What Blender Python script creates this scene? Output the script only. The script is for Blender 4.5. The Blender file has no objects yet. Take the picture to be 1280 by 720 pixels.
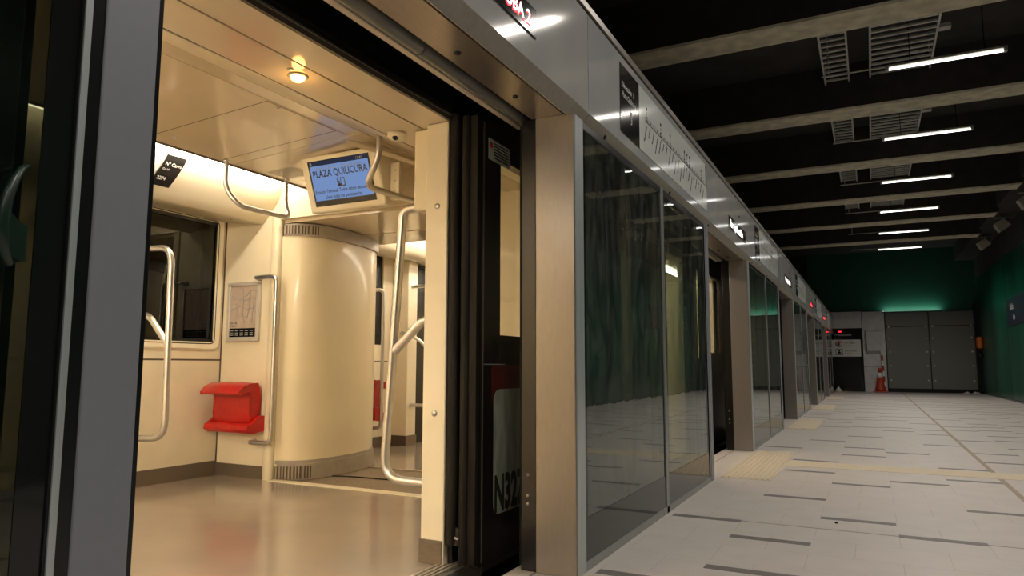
import bpy, math, random
from mathutils import Vector, Matrix
random.seed(7)
SC = bpy.context.scene
COL = SC.collection

# ------------------------------------------------------------------ materials
def mat(name, col, rough=.5, metal=0., noise=0., nscale=8., stretch=(1,1,1), bump=0., bscale=40., emit=None, estr=0., spec=.5, coat=0., col2=None):
    m = bpy.data.materials.new(name); m.use_nodes = True
    nt = m.node_tree; b = nt.nodes['Principled BSDF']
    b.inputs['Base Color'].default_value = (*col, 1); b.inputs['Roughness'].default_value = rough
    b.inputs['Metallic'].default_value = metal; b.inputs['Specular IOR Level'].default_value = spec
    b.inputs['Coat Weight'].default_value = coat; b.inputs['Coat Roughness'].default_value = .08
    tc = nt.nodes.new('ShaderNodeTexCoord'); mp = nt.nodes.new('ShaderNodeMapping')
    mp.inputs['Scale'].default_value = stretch
    nt.links.new(tc.outputs['Object'], mp.inputs['Vector'])
    n = nt.nodes.new('ShaderNodeTexNoise'); n.inputs['Scale'].default_value = nscale; n.inputs['Detail'].default_value = 5
    nt.links.new(mp.outputs['Vector'], n.inputs['Vector'])
    r = nt.nodes.new('ShaderNodeMix'); r.data_type = 'RGBA'
    c2 = col2 if col2 else tuple(c*(1-noise) for c in col)
    r.inputs['A'].default_value = (*c2, 1); r.inputs['B'].default_value = (*[min(1, c*(1+noise*.4)) for c in col], 1)
    cr = nt.nodes.new('ShaderNodeMapRange'); cr.inputs['From Min'].default_value = .35; cr.inputs['From Max'].default_value = .65
    nt.links.new(n.outputs['Fac'], cr.inputs['Value']); nt.links.new(cr.outputs['Result'], r.inputs['Factor'])
    nt.links.new(r.outputs['Result'], b.inputs['Base Color'])
    if bump:
        n2 = nt.nodes.new('ShaderNodeTexNoise'); n2.inputs['Scale'].default_value = bscale; n2.inputs['Detail'].default_value = 3
        nt.links.new(mp.outputs['Vector'], n2.inputs['Vector'])
        bp = nt.nodes.new('ShaderNodeBump'); bp.inputs['Strength'].default_value = bump; bp.inputs['Distance'].default_value = .01
        nt.links.new(n2.outputs['Fac'], bp.inputs['Height']); nt.links.new(bp.outputs['Normal'], b.inputs['Normal'])
    if emit:
        b.inputs['Emission Color'].default_value = (*emit, 1); b.inputs['Emission Strength'].default_value = estr
    return m

def glass_mat(name, tint, rough=.02, bump=.0, bscale=3., ior=1.5, film=0.):
    m = bpy.data.materials.new(name); m.use_nodes = True
    nt = m.node_tree; nt.nodes.clear()
    out = nt.nodes.new('ShaderNodeOutputMaterial'); mix = nt.nodes.new('ShaderNodeMixShader')
    tr = nt.nodes.new('ShaderNodeBsdfTransparent'); tr.inputs['Color'].default_value = (*tint, 1)
    gl = nt.nodes.new('ShaderNodeBsdfGlossy'); gl.inputs['Roughness'].default_value = rough; gl.inputs['Color'].default_value = (.92, .96, .94, 1)
    fr = nt.nodes.new('ShaderNodeFresnel'); fr.inputs['IOR'].default_value = ior
    tc = nt.nodes.new('ShaderNodeTexCoord'); mp = nt.nodes.new('ShaderNodeMapping'); mp.inputs['Scale'].default_value = (1, 1, .35)
    nt.links.new(tc.outputs['Object'], mp.inputs['Vector'])
    n = nt.nodes.new('ShaderNodeTexNoise'); n.inputs['Scale'].default_value = bscale; n.inputs['Detail'].default_value = 3; n.inputs['Distortion'].default_value = 1.2
    nt.links.new(mp.outputs['Vector'], n.inputs['Vector'])
    bp = nt.nodes.new('ShaderNodeBump'); bp.inputs['Strength'].default_value = bump; bp.inputs['Distance'].default_value = .02
    nt.links.new(n.outputs['Fac'], bp.inputs['Height'])
    nt.links.new(bp.outputs['Normal'], gl.inputs['Normal'])
    nt.links.new(fr.outputs['Fac'], mix.inputs['Fac'])
    nt.links.new(tr.outputs['BSDF'], mix.inputs[1]); nt.links.new(gl.outputs['BSDF'], mix.inputs[2])
    if film:
        df = nt.nodes.new('ShaderNodeBsdfDiffuse'); df.inputs['Color'].default_value = (.42, .46, .40, 1)
        m2 = nt.nodes.new('ShaderNodeMixShader'); m2.inputs['Fac'].default_value = film
        n3 = nt.nodes.new('ShaderNodeTexNoise'); n3.inputs['Scale'].default_value = 5; n3.inputs['Detail'].default_value = 6; n3.inputs['Distortion'].default_value = 2.5
        nt.links.new(mp.outputs['Vector'], n3.inputs['Vector'])
        mr = nt.nodes.new('ShaderNodeMapRange'); mr.inputs['From Min'].default_value = .4; mr.inputs['From Max'].default_value = .75; mr.inputs['To Min'].default_value = film*.6; mr.inputs['To Max'].default_value = film*2.6
        nt.links.new(n3.outputs['Fac'], mr.inputs['Value']); nt.links.new(mr.outputs['Result'], m2.inputs['Fac'])
        nt.links.new(tr.outputs['BSDF'], m2.inputs[1]); nt.links.new(df.outputs['BSDF'], m2.inputs[2])
        nt.links.new(m2.outputs['Shader'], mix.inputs[1])
    nt.links.new(mix.outputs['Shader'], out.inputs['Surface'])
    return m

def emis(name, col, s):
    m = bpy.data.materials.new(name); m.use_nodes = True
    nt = m.node_tree; nt.nodes.clear()
    o = nt.nodes.new('ShaderNodeOutputMaterial'); e = nt.nodes.new('ShaderNodeEmission')
    e.inputs['Color'].default_value = (*col, 1); e.inputs['Strength'].default_value = s
    nt.links.new(e.outputs['Emission'], o.inputs['Surface'])
    return m

M = {}
M['beige'] = mat('beige_laminate', (.84, .75, .56), .28, 0, .06, 3, bump=.015, bscale=60, coat=.25)
M['beige_ceiling'] = mat('beige_ceiling_enamel', (.70, .59, .42), .14, 0, .04, 2, coat=.4)
M['beige_curve'] = mat('beige_ceiling_satin', (.74, .62, .43), .42, 0, .04, 2)
M['cove'] = mat('pale_cove_enamel', (.80, .71, .53), .3, 0, .03, 3)
M['cover'] = mat('gangway_cover_vinyl', (.82, .71, .49), .35, 0, .05, 2.5, coat=.2)
M['seam'] = mat('dark_joint', (.10, .07, .04), .7)
M['trainfloor'] = mat('train_rubber_floor', (.32, .265, .215), .15, 0, .08, 1.6, bump=.03, bscale=150, coat=.15)
M['skirting'] = mat('brown_skirting', (.17, .135, .10), .38, .3, .15, 20, stretch=(1, 8, 8))
M['steel'] = mat('satin_stainless_tube', (.60, .585, .565), .33, .9, .05, 20)
M['red'] = mat('red_seat_plastic', (.50, .010, .006), .35, 0, .1, 30, bump=.05, bscale=200, coat=.2)
M['black'] = mat('black_enamel', (.008, .008, .009), .25, 0, .2, 4)
M['rubber'] = mat('worn_black_rubber', (.010, .008, .006), .6, 0, .5, 25, stretch=(1, 1, .1), bump=.3, bscale=60, spec=.2)
M['frit'] = mat('black_glass_band', (.010, .010, .010), .06, 0, .1, 5, spec=.5)
M['leafdark'] = mat('door_leaf_black', (.012, .010, .010), .3, 0, .3, 6, stretch=(1, 1, .2))
M['greytrim'] = mat('grey_gangway_trim', (.36, .31, .25), .42, 0, .1, 12)
M['mat'] = mat('gangway_plate', (.22, .16, .10), .6, 0, .35, 60)
M['strip'] = mat('aluminium_sill', (.55, .50, .42), .35, .6, .1, 30)
M['fascia'] = mat('brushed_steel_fascia', (.42, .43, .44), .07, .15, .08, 3, stretch=(1, .6, 1), bump=.02, bscale=3)
M['fasciab'] = mat('satin_steel_fascia', (.42, .415, .405), .08, .12, .06, 3, bump=.01, bscale=4)
M['trimtan'] = mat('warm_steel_trim', (.40, .35, .30), .35, .3, .08, 30)
M['soffit'] = mat('brushed_steel_soffit', (.42, .38, .345), .28, .8, .08, 30, stretch=(3, .3, 1))
M['jamb'] = mat('brushed_steel_jamb', (.29, .265, .245), .30, .5, .05, 60, stretch=(1, 1, .2))
M['post'] = mat('grey_painted_post', (.235, .245, .275), .45, .2, .02, 40)
M['edge'] = mat('anodised_edge', (.50, .54, .56), .35, .5, .08, 40, stretch=(1, 1, .05))
M['frame'] = mat('aluminium_frame', (.36, .37, .36), .4, .7, .1, 40, stretch=(1, 1, .1))
M['glass'] = glass_mat('screen_glass', (.22, .27, .23), .015, .10, 2.2, 2.1, film=.06)
M['glassdark'] = glass_mat('dark_screen_glass', (.22, .24, .20), .015, .05, 2.0, 1.5, film=.006)
M['glassclear'] = glass_mat('window_glass', (.75, .76, .72), .01, 0., 3, 1.5)
M['darkglass'] = glass_mat('dark_window_glass', (.10, .10, .09), .02, 0, 3, 1.55)
M['concrete'] = mat('beam_concrete', (.60, .54, .41), .8, 0, .25, 6, bump=.3, bscale=60)
M['beamside'] = mat('shade_toned_beam_side', (.028, .022, .018), .85, 0, .3, 5)  # shade on the beam sides above the lamps, put into a near-black colour
M['slab'] = mat('dark_slab_concrete', (.035, .032, .028), .9, 0, .3, 3, bump=.2, bscale=20)
M['green'] = mat('green_enamelled_wall', (.0, .075, .042), .3, 0, .45, 1.1, stretch=(1, 1, .25), bump=.02, bscale=5)
M['greenup'] = mat('green_painted_wall', (.0, .075, .042), .6, 0, .12, 1.0)
M['gate'] = mat('grey_gate_mesh', (.24, .245, .22), .5, .3, .35, 60)
M['panelgrey'] = mat('light_grey_panel', (.72, .70, .72), .5, .1, .12, 5)
M['greyb'] = mat('mid_grey_box', (.60, .60, .60), .5, .1, .1, 5)
M['frame_al'] = mat('pale_aluminium', (.66, .62, .56), .35, .35, .05, 20)
M['white'] = mat('white_board', (.85, .85, .83), .5, 0, .03, 4)
M['mapwhite'] = mat('pale_map_board', (.62, .65, .63), .12, .0, .03, 4)
M['ink'] = mat('black_print', (.012, .012, .013), .10)
M['whiteink'] = mat('white_print', (.75, .75, .74), .5)
M['greyink'] = mat('grey_print', (.32, .32, .31), .5)
M['redink'] = mat('red_print', (.6, .03, .03), .5)
M['tan'] = mat('aluminium_rail_warm', (.60, .52, .42), .45, .1, .1, 20, stretch=(1, .1, 1))
M['tube'] = mat('grey_tube', (.20, .20, .18), .35, .1, .25, 25, stretch=(1, .15, 1))
M['orange'] = mat('orange_plastic', (.75, .20, .02), .4, 0, .1, 20)
M['conered'] = mat('cone_orange_red', (.50, .05, .02), .5, 0, .2, 20)
M['navy'] = mat('navy_sign', (.008, .012, .03), .4)
M['greenplastic'] = mat('green_plastic', (.001, .016, .008), .4, 0, .1, 20, coat=.3)
M['paper'] = mat('map_paper', (.50, .41, .34), .5, 0, .12, 12)
M['n32'] = mat('pale_number_plate', (.42, .46, .36), .45, 0, .3, 18, stretch=(1, 1, .3))
M['n32ink'] = mat('dark_numerals', (.02, .02, .015), .5)
M['darkred'] = mat('dark_red_band', (.10, .012, .008), .4)
M['galv'] = mat('galvanised_steel', (.50, .50, .46), .5, .1, .2, 30)
M['spot'] = mat('beige_spot_housing', (.45, .42, .34), .5, .1, .1, 10)
M['tact'] = mat('beige_tactile_paving', (.51, .43, .31), .65, 0, .15, 40)
M['scrap'] = mat('crumpled_paper', (.7, .66, .6), .7, 0, .2, 20)
M['lamp'] = emis('lamp_tube', (1., .97, .92), 5)
M['strip_light'] = emis('interior_light_tube', (1., .87, .68), 34)
M['strip_near'] = emis('interior_light_tube_near', (1., .87, .68), 300)
M['amber'] = emis('amber_lamp', (1., .60, .14), 7)
M['screen'] = emis('lit_screen', (.17, .27, .52), 1.0)
M['screendark'] = emis('screen_dark_bar', (.03, .035, .06), .8)
M['led_red'] = emis('led_red', (1., .04, .05), 5)
M['led_white'] = emis('led_white', (1., .93, .85), 5)
M['tiny_red'] = emis('red_indicator', (1., .02, .03), 3)

def floor_material():
    m = mat('terrazzo_floor', (.50, .465, .435), .42, 0, .05, 5, bump=.03, bscale=220)
    nt = m.node_tree; b = nt.nodes['Principled BSDF']
    tc = nt.nodes.new('ShaderNodeTexCoord')
    br = nt.nodes.new('ShaderNodeTexBrick'); br.offset = .5
    br.inputs['Scale'].default_value = 1; br.inputs['Brick Width'].default_value = .445; br.inputs['Row Height'].default_value = .35
    br.inputs['Mortar Size'].default_value = .0025; br.inputs['Mortar Smooth'].default_value = .3
    br.inputs['Color1'].default_value = (.98, .98, .98, 1); br.inputs['Color2'].default_value = (1, .99, .98, 1); br.inputs['Mortar'].default_value = (.78, .74, .70, 1)
    mp = nt.nodes.new('ShaderNodeMapping'); mp.inputs['Location'].default_value = (-.04, .02, 0)
    nt.links.new(tc.outputs['Object'], mp.inputs['Vector']); nt.links.new(mp.outputs['Vector'], br.inputs['Vector'])
    sp = nt.nodes.new('ShaderNodeTexNoise'); sp.inputs['Scale'].default_value = 260; sp.inputs['Detail'].default_value = 2
    nt.links.new(tc.outputs['Object'], sp.inputs['Vector'])
    mr = nt.nodes.new('ShaderNodeMapRange'); mr.inputs['From Min'].default_value = .3; mr.inputs['From Max'].default_value = .7; mr.inputs['To Min'].default_value = .82; mr.inputs['To Max'].default_value = 1.1
    nt.links.new(sp.outputs['Fac'], mr.inputs['Value'])
    x1 = nt.nodes.new('ShaderNodeMix'); x1.data_type = 'RGBA'; x1.blend_type = 'MULTIPLY'; x1.inputs['Factor'].default_value = 1
    x2 = nt.nodes.new('ShaderNodeMix'); x2.data_type = 'RGBA'; x2.blend_type = 'MULTIPLY'; x2.inputs['Factor'].default_value = 1
    src = b.inputs['Base Color'].links[0].from_socket
    nt.links.new(src, x1.inputs['A']); nt.links.new(br.outputs['Color'], x1.inputs['B'])
    nt.links.new(x1.outputs['Result'], x2.inputs['A']); nt.links.new(mr.outputs['Result'], x2.inputs['B'])
    nt.links.new(x2.outputs['Result'], b.inputs['Base Color'])
    return m
M['floor'] = floor_material()
M['inlay'] = mat('dark_floor_inlay', (.15, .135, .13), .5, 0, .15, 30)
M['joint'] = mat('brown_floor_joint', (.28, .215, .155), .6, 0, .15, 20)

# ------------------------------------------------------------------ mesh builder
_txt = {}
def text_geo(s, size, align='LEFT', bold=0.):
    k = (s, size, align, bold)
    if k in _txt: return _txt[k]
    cu = bpy.data.curves.new('t', 'FONT'); cu.body = s; cu.size = size; cu.align_x = align; cu.resolution_u = 2; cu.offset = bold
    o = bpy.data.objects.new('t', cu); COL.objects.link(o)
    dg = bpy.context.evaluated_depsgraph_get(); me = bpy.data.meshes.new_from_object(o.evaluated_get(dg))
    g = ([tuple(v.co) for v in me.vertices], [tuple(p.vertices) for p in me.polygons])
    bpy.data.objects.remove(o); bpy.data.curves.remove(cu); bpy.data.meshes.remove(me)
    _txt[k] = g; return g

class MB:
    def __init__(s): s.v = []; s.f = []; s.mi = []; s.mats = []; s.sm = []; s.g = []; s.cur = 0; s.depth = 0
    def _m(s, m):
        m = M[m] if isinstance(m, str) else m
        if m not in s.mats: s.mats.append(m)
        return s.mats.index(m)
    def add(s, vs, fs, m, smooth=False):
        b = len(s.v); i = s._m(m); s.v += [tuple(v) for v in vs]
        if s.depth == 0: s.cur += 1
        for f in fs: s.f.append(tuple(b+k for k in f)); s.mi.append(i); s.sm.append(smooth); s.g.append(s.cur)
        return s
    def box(s, x0, x1, y0, y1, z0, z1, m):
        x0, x1 = sorted((x0, x1)); y0, y1 = sorted((y0, y1)); z0, z1 = sorted((z0, z1))
        vs = [(x0,y0,z0),(x1,y0,z0),(x1,y1,z0),(x0,y1,z0),(x0,y0,z1),(x1,y0,z1),(x1,y1,z1),(x0,y1,z1)]
        return s.add(vs, [(0,3,2,1),(4,5,6,7),(0,1,5,4),(1,2,6,5),(2,3,7,6),(3,0,4,7)], m)
    def hexa(s, bot, top, m):
        return s.add(list(bot)+list(top), [(0,3,2,1),(4,5,6,7),(0,1,5,4),(1,2,6,5),(2,3,7,6),(3,0,4,7)], m)
    def prism(s, prof, axis, a, b, m, smooth=False, cap=True):
        """closed profile extruded along an axis; profile is in the two other axes, in order"""
        def P(p, t):
            return (t, p[0], p[1]) if axis == 'x' else (p[0], t, p[1]) if axis == 'y' else (p[0], p[1], t)
        n = len(prof); vs = [P(p, a) for p in prof]+[P(p, b) for p in prof]
        fs = [(i, (i+1) % n, n+(i+1) % n, n+i) for i in range(n)]
        s.add(vs, fs, m, smooth)
        if cap: s.add(vs, [tuple(range(n))[::-1], tuple(range(n, 2*n))], m)
        return s
    def tube(s, pts, r, m, n=14, round_=0., seg=6, cap=True):
        P = [Vector(p) for p in pts]
        if round_:
            Q = [P[0]]
            for i in range(1, len(P)-1):
                a = P[i-1]-P[i]; b = P[i+1]-P[i]; d = min(round_, a.length*.49, b.length*.49)
                A = P[i]+a.normalized()*d; B = P[i]+b.normalized()*d
                for k in range(seg+1):
                    t = k/seg; Q.append(A*(1-t)**2+P[i]*2*t*(1-t)+B*t*t)
            Q.append(P[-1]); P = Q
        rr = r if isinstance(r, (list, tuple)) else [r]*len(P)
        up = None; vs = []
        for i, p in enumerate(P):
            t = (P[min(i+1, len(P)-1)]-P[max(i-1, 0)]).normalized()
            if up is None:
                up = t.cross(Vector((0, 0, 1)))
                if up.length < .1: up = t.cross(Vector((1, 0, 0)))
                up.normalize()
            up = (up-t*up.dot(t)).normalized(); w = t.cross(up)
            for k in range(n):
                a = 2*math.pi*k/n; vs.append(p+(up*math.cos(a)+w*math.sin(a))*rr[i])
        fs = []
        for i in range(len(P)-1):
            for k in range(n): fs.append((i*n+k, i*n+(k+1) % n, (i+1)*n+(k+1) % n, (i+1)*n+k))
        s.add(vs, fs, m, True)
        if cap: s.add(vs, [tuple(range(n))[::-1], tuple((len(P)-1)*n+k for k in range(n))], m)
        return s
    def lathe(s, prof, c, ax, m, n=20):
        """profile [(radius, height)] about a point, axis vector"""
        c = Vector(c); ax = Vector(ax).normalized(); u = ax.orthogonal().normalized(); w = ax.cross(u); vs = []
        for (r, h) in prof:
            for k in range(n):
                a = 2*math.pi*k/n; vs.append(c+ax*h+(u*math.cos(a)+w*math.sin(a))*max(r, 1e-5))
        fs = []
        for i in range(len(prof)-1):
            for k in range(n): fs.append((i*n+k, i*n+(k+1) % n, (i+1)*n+(k+1) % n, (i+1)*n+k))
        fs += [tuple(range(n))[::-1], tuple((len(prof)-1)*n+k for k in range(n))]
        return s.add(vs, fs, m, True)
    def text(s, t, o, u, v, size, m, align='LEFT', sx=1., off=.0, bold=0.):
        o = Vector(o); u = Vector(u).normalized(); v = Vector(v).normalized(); nn = u.cross(v)
        vs, fs = text_geo(t, 1., align, bold)
        return s.add([o+u*(p[0]*size*sx)+v*(p[1]*size)+nn*off for p in vs], fs, m)
    def quad(s, a, b, c, d, m): return s.add([a, b, c, d], [(0, 1, 2, 3)], m)
    def build(s, name, parent=None, bevel=0., seg=2, kind=None, sub=0, solid=0.):
        me = bpy.data.meshes.new(name)
        off = Vector(parent['_o']) if parent is not None and '_o' in parent else Vector((0, 0, 0))
        me.from_pydata([Vector(v)-off for v in s.v], [], s.f)
        for m in s.mats: me.materials.append(m)
        me.polygons.foreach_set('material_index', s.mi); me.polygons.foreach_set('use_smooth', s.sm)
        me.validate(); me.update()
        o = bpy.data.objects.new(name, me); COL.objects.link(o)
        if parent is not None: o.parent = parent; o['_o'] = tuple(off)
        if solid:
            md = o.modifiers.new('solid', 'SOLIDIFY'); md.thickness = solid; md.offset = 0
        if bevel:
            md = o.modifiers.new('bevel', 'BEVEL'); md.width = bevel; md.segments = seg; md.limit_method = 'ANGLE'; md.angle_limit = math.radians(40)
        if sub:
            md = o.modifiers.new('sub', 'SUBSURF'); md.levels = sub; md.render_levels = sub
        if kind: o['kind'] = kind
        return o

def _grp(fn):
    def w(s, *a, **k):
        if s.depth == 0: s.cur += 1
        s.depth += 1
        try: return fn(s, *a, **k)
        finally: s.depth -= 1
    return w
for _n in ('box', 'hexa', 'prism', 'tube', 'lathe', 'text'): setattr(MB, _n, _grp(getattr(MB, _n)))
def build_each(b, name, parent, **k):
    """one object per primitive"""
    for g in sorted(set(b.g)):
        q = MB(); used = {}
        for f, mi, sm, gg in zip(b.f, b.mi, b.sm, b.g):
            if gg != g: continue
            nf = []
            for i in f:
                if i not in used: used[i] = len(q.v); q.v.append(b.v[i])
                nf.append(used[i])
            m = b.mats[mi]
            if m not in q.mats: q.mats.append(m)
            q.f.append(tuple(nf)); q.mi.append(q.mats.index(m)); q.sm.append(sm); q.g.append(1)
        o = q.build(name, parent, **k)
    return o

def thing(name, loc, label, cat, group=None):
    o = bpy.data.objects.new(name, None); COL.objects.link(o); o.location = loc; o['_o'] = tuple(loc)
    o.empty_display_size = .1
    o['label'] = label; o['category'] = cat
    if group: o['group'] = group
    return o
def tag(o, label, cat, group=None):
    o['label'] = label; o['category'] = cat
    if group: o['group'] = group
    return o
def dup(root, loc, label):
    r = root.copy(); COL.objects.link(r); r.location = loc; r['label'] = label
    for ch in list(root.children):
        c = ch.copy(); COL.objects.link(c); c.parent = r
        for g in list(ch.children):
            d = g.copy(); COL.objects.link(d); d.parent = c
    return r

PER = 5.55
ORD = ['first', 'second', 'third', 'fourth', 'fifth', 'sixth', 'seventh']

# ================================================================== SETTING
YE = 31.0; XR = 4.87
# platform floor with inlaid strips
f = MB()
f.box(-.34, XR+.02, -8, YE+.3, -.25, 0, 'floor')
f.box(-.225, -.215, -8, YE, -.001, .001, 'inlay')
rows = {}
known = [(1,4.40),(2,5.19),(3,4.85),(0,4.83),(1,5.88),(2,6.73),(3,7.06),(4,7.40),(4,5.90),(4,8.20),(1,7.36),(1,8.20),(2,8.9),(3,9.37),(5,9.75),(5,8.9),(0,9.38),
         (1,10.46),(2,9.73),(4,10.53),(2,11.28),(3,12.49),(4,12.08),(5,11.33),(0,3.36),(1,3.69)]
strips = list(known)
for k in range(0, 11):
    y = 12.8+random.random()*.6
    while y < YE-.4:
        strips.append((k, y)); y += random.choice([.70, 1.05, 1.4, 1.05, 1.75])
for k in range(6, 11):
    y = 4.4+random.random()
    while y < 12.6: strips.append((k, y)); y += random.choice([.7, 1.05, 1.4])
for k in range(0, 11):
    y = -6+random.random()
    while y < 3.1: strips.append((k, y)); y += random.choice([.7, 1.05, 1.4])
for (k, y) in strips:
    x0 = .04+.445*k
    if x0+.44 > XR: continue
    f.box(x0, x0+.44, y-.038, y+.038, -.001, .0012, 'inlay')
f.box(2.235, 2.275, -8, YE, -.001, .0016, 'joint')
f.box(.48, XR, 4.838, 4.85, -.001, .001, 'joint')
f.box(0.0, XR, -1.0, -.988, -.001, .001, 'joint')
f.box(.44, XR, 7.67, 8.08, -.001, .0018, 'tact')
floor = f.build('floor', kind='structure')
# tactile pads in front of each door (ribbed)
pad = None
for i in range(0, 6):
    y0 = 1.05+PER*i
    if i == 0:
        p = MB(); p.box(.01, .45, 1.05, 3.27, -.001, .003, 'tact')
        for k in range(9): p.prism([(.03+k*.047, .003), (.036+k*.047, .008), (.052+k*.047, .008), (.058+k*.047, .003)], 'y', 1.08, 3.24, 'tact')
        pad = thing('tactile_paving', (.23, 1.05, 0), 'beige ribbed tactile paving pad on the platform floor before the open train door', 'tactile paving', 'tactile pads before the doors')
        p.build('ribbed_pad', pad)
    else:
        dup(pad, (.23, 1.05+PER*i, 0), 'beige ribbed tactile paving pad on the floor before the %s doorway along the platform' % ORD[i])

# trackbed / void floor under the train side, dark
MB().box(-9, -.34, -8, YE+3, -1.5, -1.35, 'slab').build('floor_trackbed', kind='structure')
# ceiling slab, walls
MB().box(-9, XR+.4, -8, YE+.4, 5.5, 5.7, 'slab').build('ceiling', kind='structure')
w = MB(); w.box(XR, XR+.3, -8, YE+.3, -.25, 4.2, 'green'); w.box(XR, XR+.3, -8, YE+.3, 4.2, 5.5, 'slab')
for k in range(14):
    yy = -6+k*2.8
    w.box(XR-.002, XR+.01, yy, yy+.012, 0, 4.2, 'black')
w.build('wall_right', kind='structure')
w = MB(); w.box(-.9, XR+.3, YE, YE+.3, -.25, 5.5, 'greenup'); w.build('wall_end', kind='structure')
MB().box(-9, -8.7, -8, YE+3, -1.5, 5.5, 'slab').build('wall_left', kind='structure')
MB().box(-9, XR+.3, -8.3, -8, -1.5, 5.5, 'slab').build('wall_back', kind='structure')
MB().box(-9, -.9, YE+.1, YE+.3, -1.5, 5.5, 'slab').build('wall_tunnel', kind='structure')
MB().box(XR-.03, XR, -8, YE, 0, .05, 'black').build('baseboard_right', kind='structure')
# concrete beams
beam = None
for k in range(-5, 6):
    yb = 8.08+3.2*k
    if k == -5:
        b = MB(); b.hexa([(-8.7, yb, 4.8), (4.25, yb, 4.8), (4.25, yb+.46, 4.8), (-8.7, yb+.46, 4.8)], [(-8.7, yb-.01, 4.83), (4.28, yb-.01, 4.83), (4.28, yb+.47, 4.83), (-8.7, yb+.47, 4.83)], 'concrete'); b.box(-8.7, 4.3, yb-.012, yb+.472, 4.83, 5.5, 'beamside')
        first = tag(b.build('concrete_beam'), 'x', 'beam', 'concrete ceiling beams')
        o = first
    else:
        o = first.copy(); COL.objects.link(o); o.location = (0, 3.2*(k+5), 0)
    o['label'] = 'rough beige concrete ceiling beam spanning the platform, %s' % (
        (ORD[k]+' one from the near end of those in view') if k >= 0 else ('overhead behind the viewer, number %s back' % ORD[-k-1]))
# longitudinal dark edge beam right
MB().box(4.25, XR, -8, YE, 4.95, 5.5, 'slab').build('trim_1', kind='structure')

# platform lamps
def make_lamp(y):
    t = thing('linear_lamp', (2.27, y, 4.8), 'x', 'ceiling lamp', 'linear lamps under the platform ceiling')
    b = MB(); b.box(1.64, 2.91, y-.03, y+.03, 4.84, 4.87, 'galv'); b.box(1.62, 1.66, y-.03, y+.03, 4.80, 4.87, 'galv'); b.box(2.89, 2.93, y-.03, y+.03, 4.80, 4.87, 'galv')
    b.build('housing', t, bevel=.004)
    MB().tube([(1.66, y, 4.815), (2.89, y, 4.815)], .013, 'lamp', 10).build('light_tube', t)
    c = MB(); c.tube([(.86, y, 4.86), (1.64, y, 4.86)], .011, 'galv', 8)
    c.tube([(.95, y, 4.86), (.95, y, 5.5)], .008, 'galv', 6); c.build('conduit', t)
    h = MB(); 
    for xx in (1.9, 2.7): h.tube([(xx, y, 4.87), (xx, y, 5.5)], .006, 'black', 6)
    build_each(h, 'hanger', t)
    return t
lamp0 = None
for k in range(-5, 6):
    y = 9.99+3.19*k
    if k < 0: lab = 'glowing white linear ceiling lamp overhead behind the frame, %s back' % ORD[-k-1]
    else: lab = 'glowing white linear lamp hanging between concrete beams, %s from the near end' % ORD[k]
    if lamp0 is None: lamp0 = make_lamp(y); lamp0['label'] = lab
    else: dup(lamp0, (2.27, y, 4.8), lab)

# cable ladders
def ladder(x0, x1, y0, y1, n, label):
    t = thing('cable_ladder', ((x0+x1)/2, y0, 5.25), label, 'cable tray', 'cable ladders under the ceiling')
    r = MB()
    for xx in (x0, x1): r.box(xx-.012, xx+.012, y0, y1, 5.22, 5.30, 'galv')
    build_each(r, 'side_rail', t)
    r = MB()
    for k in range(n):
        yy = y0+.08+(y1-y0-.16)*k/(n-1); r.box(x0+.01, x1-.01, yy-.02, yy+.02, 5.235, 5.26, 'galv')
    build_each(r, 'rung', t)
    r = MB(); 
    for xx in (x0+.02, x1-.02):
        for yy in (y0+.3, y1-.3): r.tube([(xx, yy, 5.29), (xx, yy, 5.5)], .008, 'galv', 6)
    build_each(r, 'hanger', t)
    if x0 > 1.3: MB().box(x1+.012, x1+.14, y0+1.3, y0+1.42, 5.2, 5.25, 'galv').build('bracket', t)
for k in range(0, 4):
    y0 = 8.56+3.2*k; y1 = 11.26+3.2*k
    ladder(.86, 1.18, y0, y1, 15, 'narrow galvanised cable ladder under the dark slab, in the %s bay between beams' % ORD[k])
    ladder(1.46, 2.22, y0, y1, 15, 'wide galvanised cable ladder above the linear lamp, in the %s bay between beams' % ORD[k])

# spotlights at the right
for k, (x, y) in enumerate([(4.55, 18.9), (4.50, 21.9), (4.48, 25.1)]):
    t = thing('spotlight', (x, y, 4.95), 'beige box spotlight on a bracket high on the right, %s along' % ORD[k], 'spotlight', 'spotlights high on the right')
    b = MB(); b.tube([(x, y, 4.95), (x, y, 4.86), (x+.16, y, 4.80)], .015, 'black', 8); b.box(x-.16, x+.2, y-.02, y+.02, 4.84, 4.87, 'spot'); b.build('bracket', t)
    h = MB(); c = Vector((x-.02, y, 4.66)); u = Vector((math.cos(.6), 0, math.sin(.6))); v = Vector((-math.sin(.6), 0, math.cos(.6)))
    P = lambda a, yy, bb: c+u*a+Vector((0, yy, 0))+v*bb
    h.hexa([P(-.15,-.16,-.12),P(.15,-.16,-.12),P(.15,.16,-.12),P(-.15,.16,-.12)], [P(-.13,-.13,.12),P(.13,-.13,.12),P(.13,.13,.12),P(-.13,.13,.12)], 'spot')
    h.build('housing', t, bevel=.01)

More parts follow.
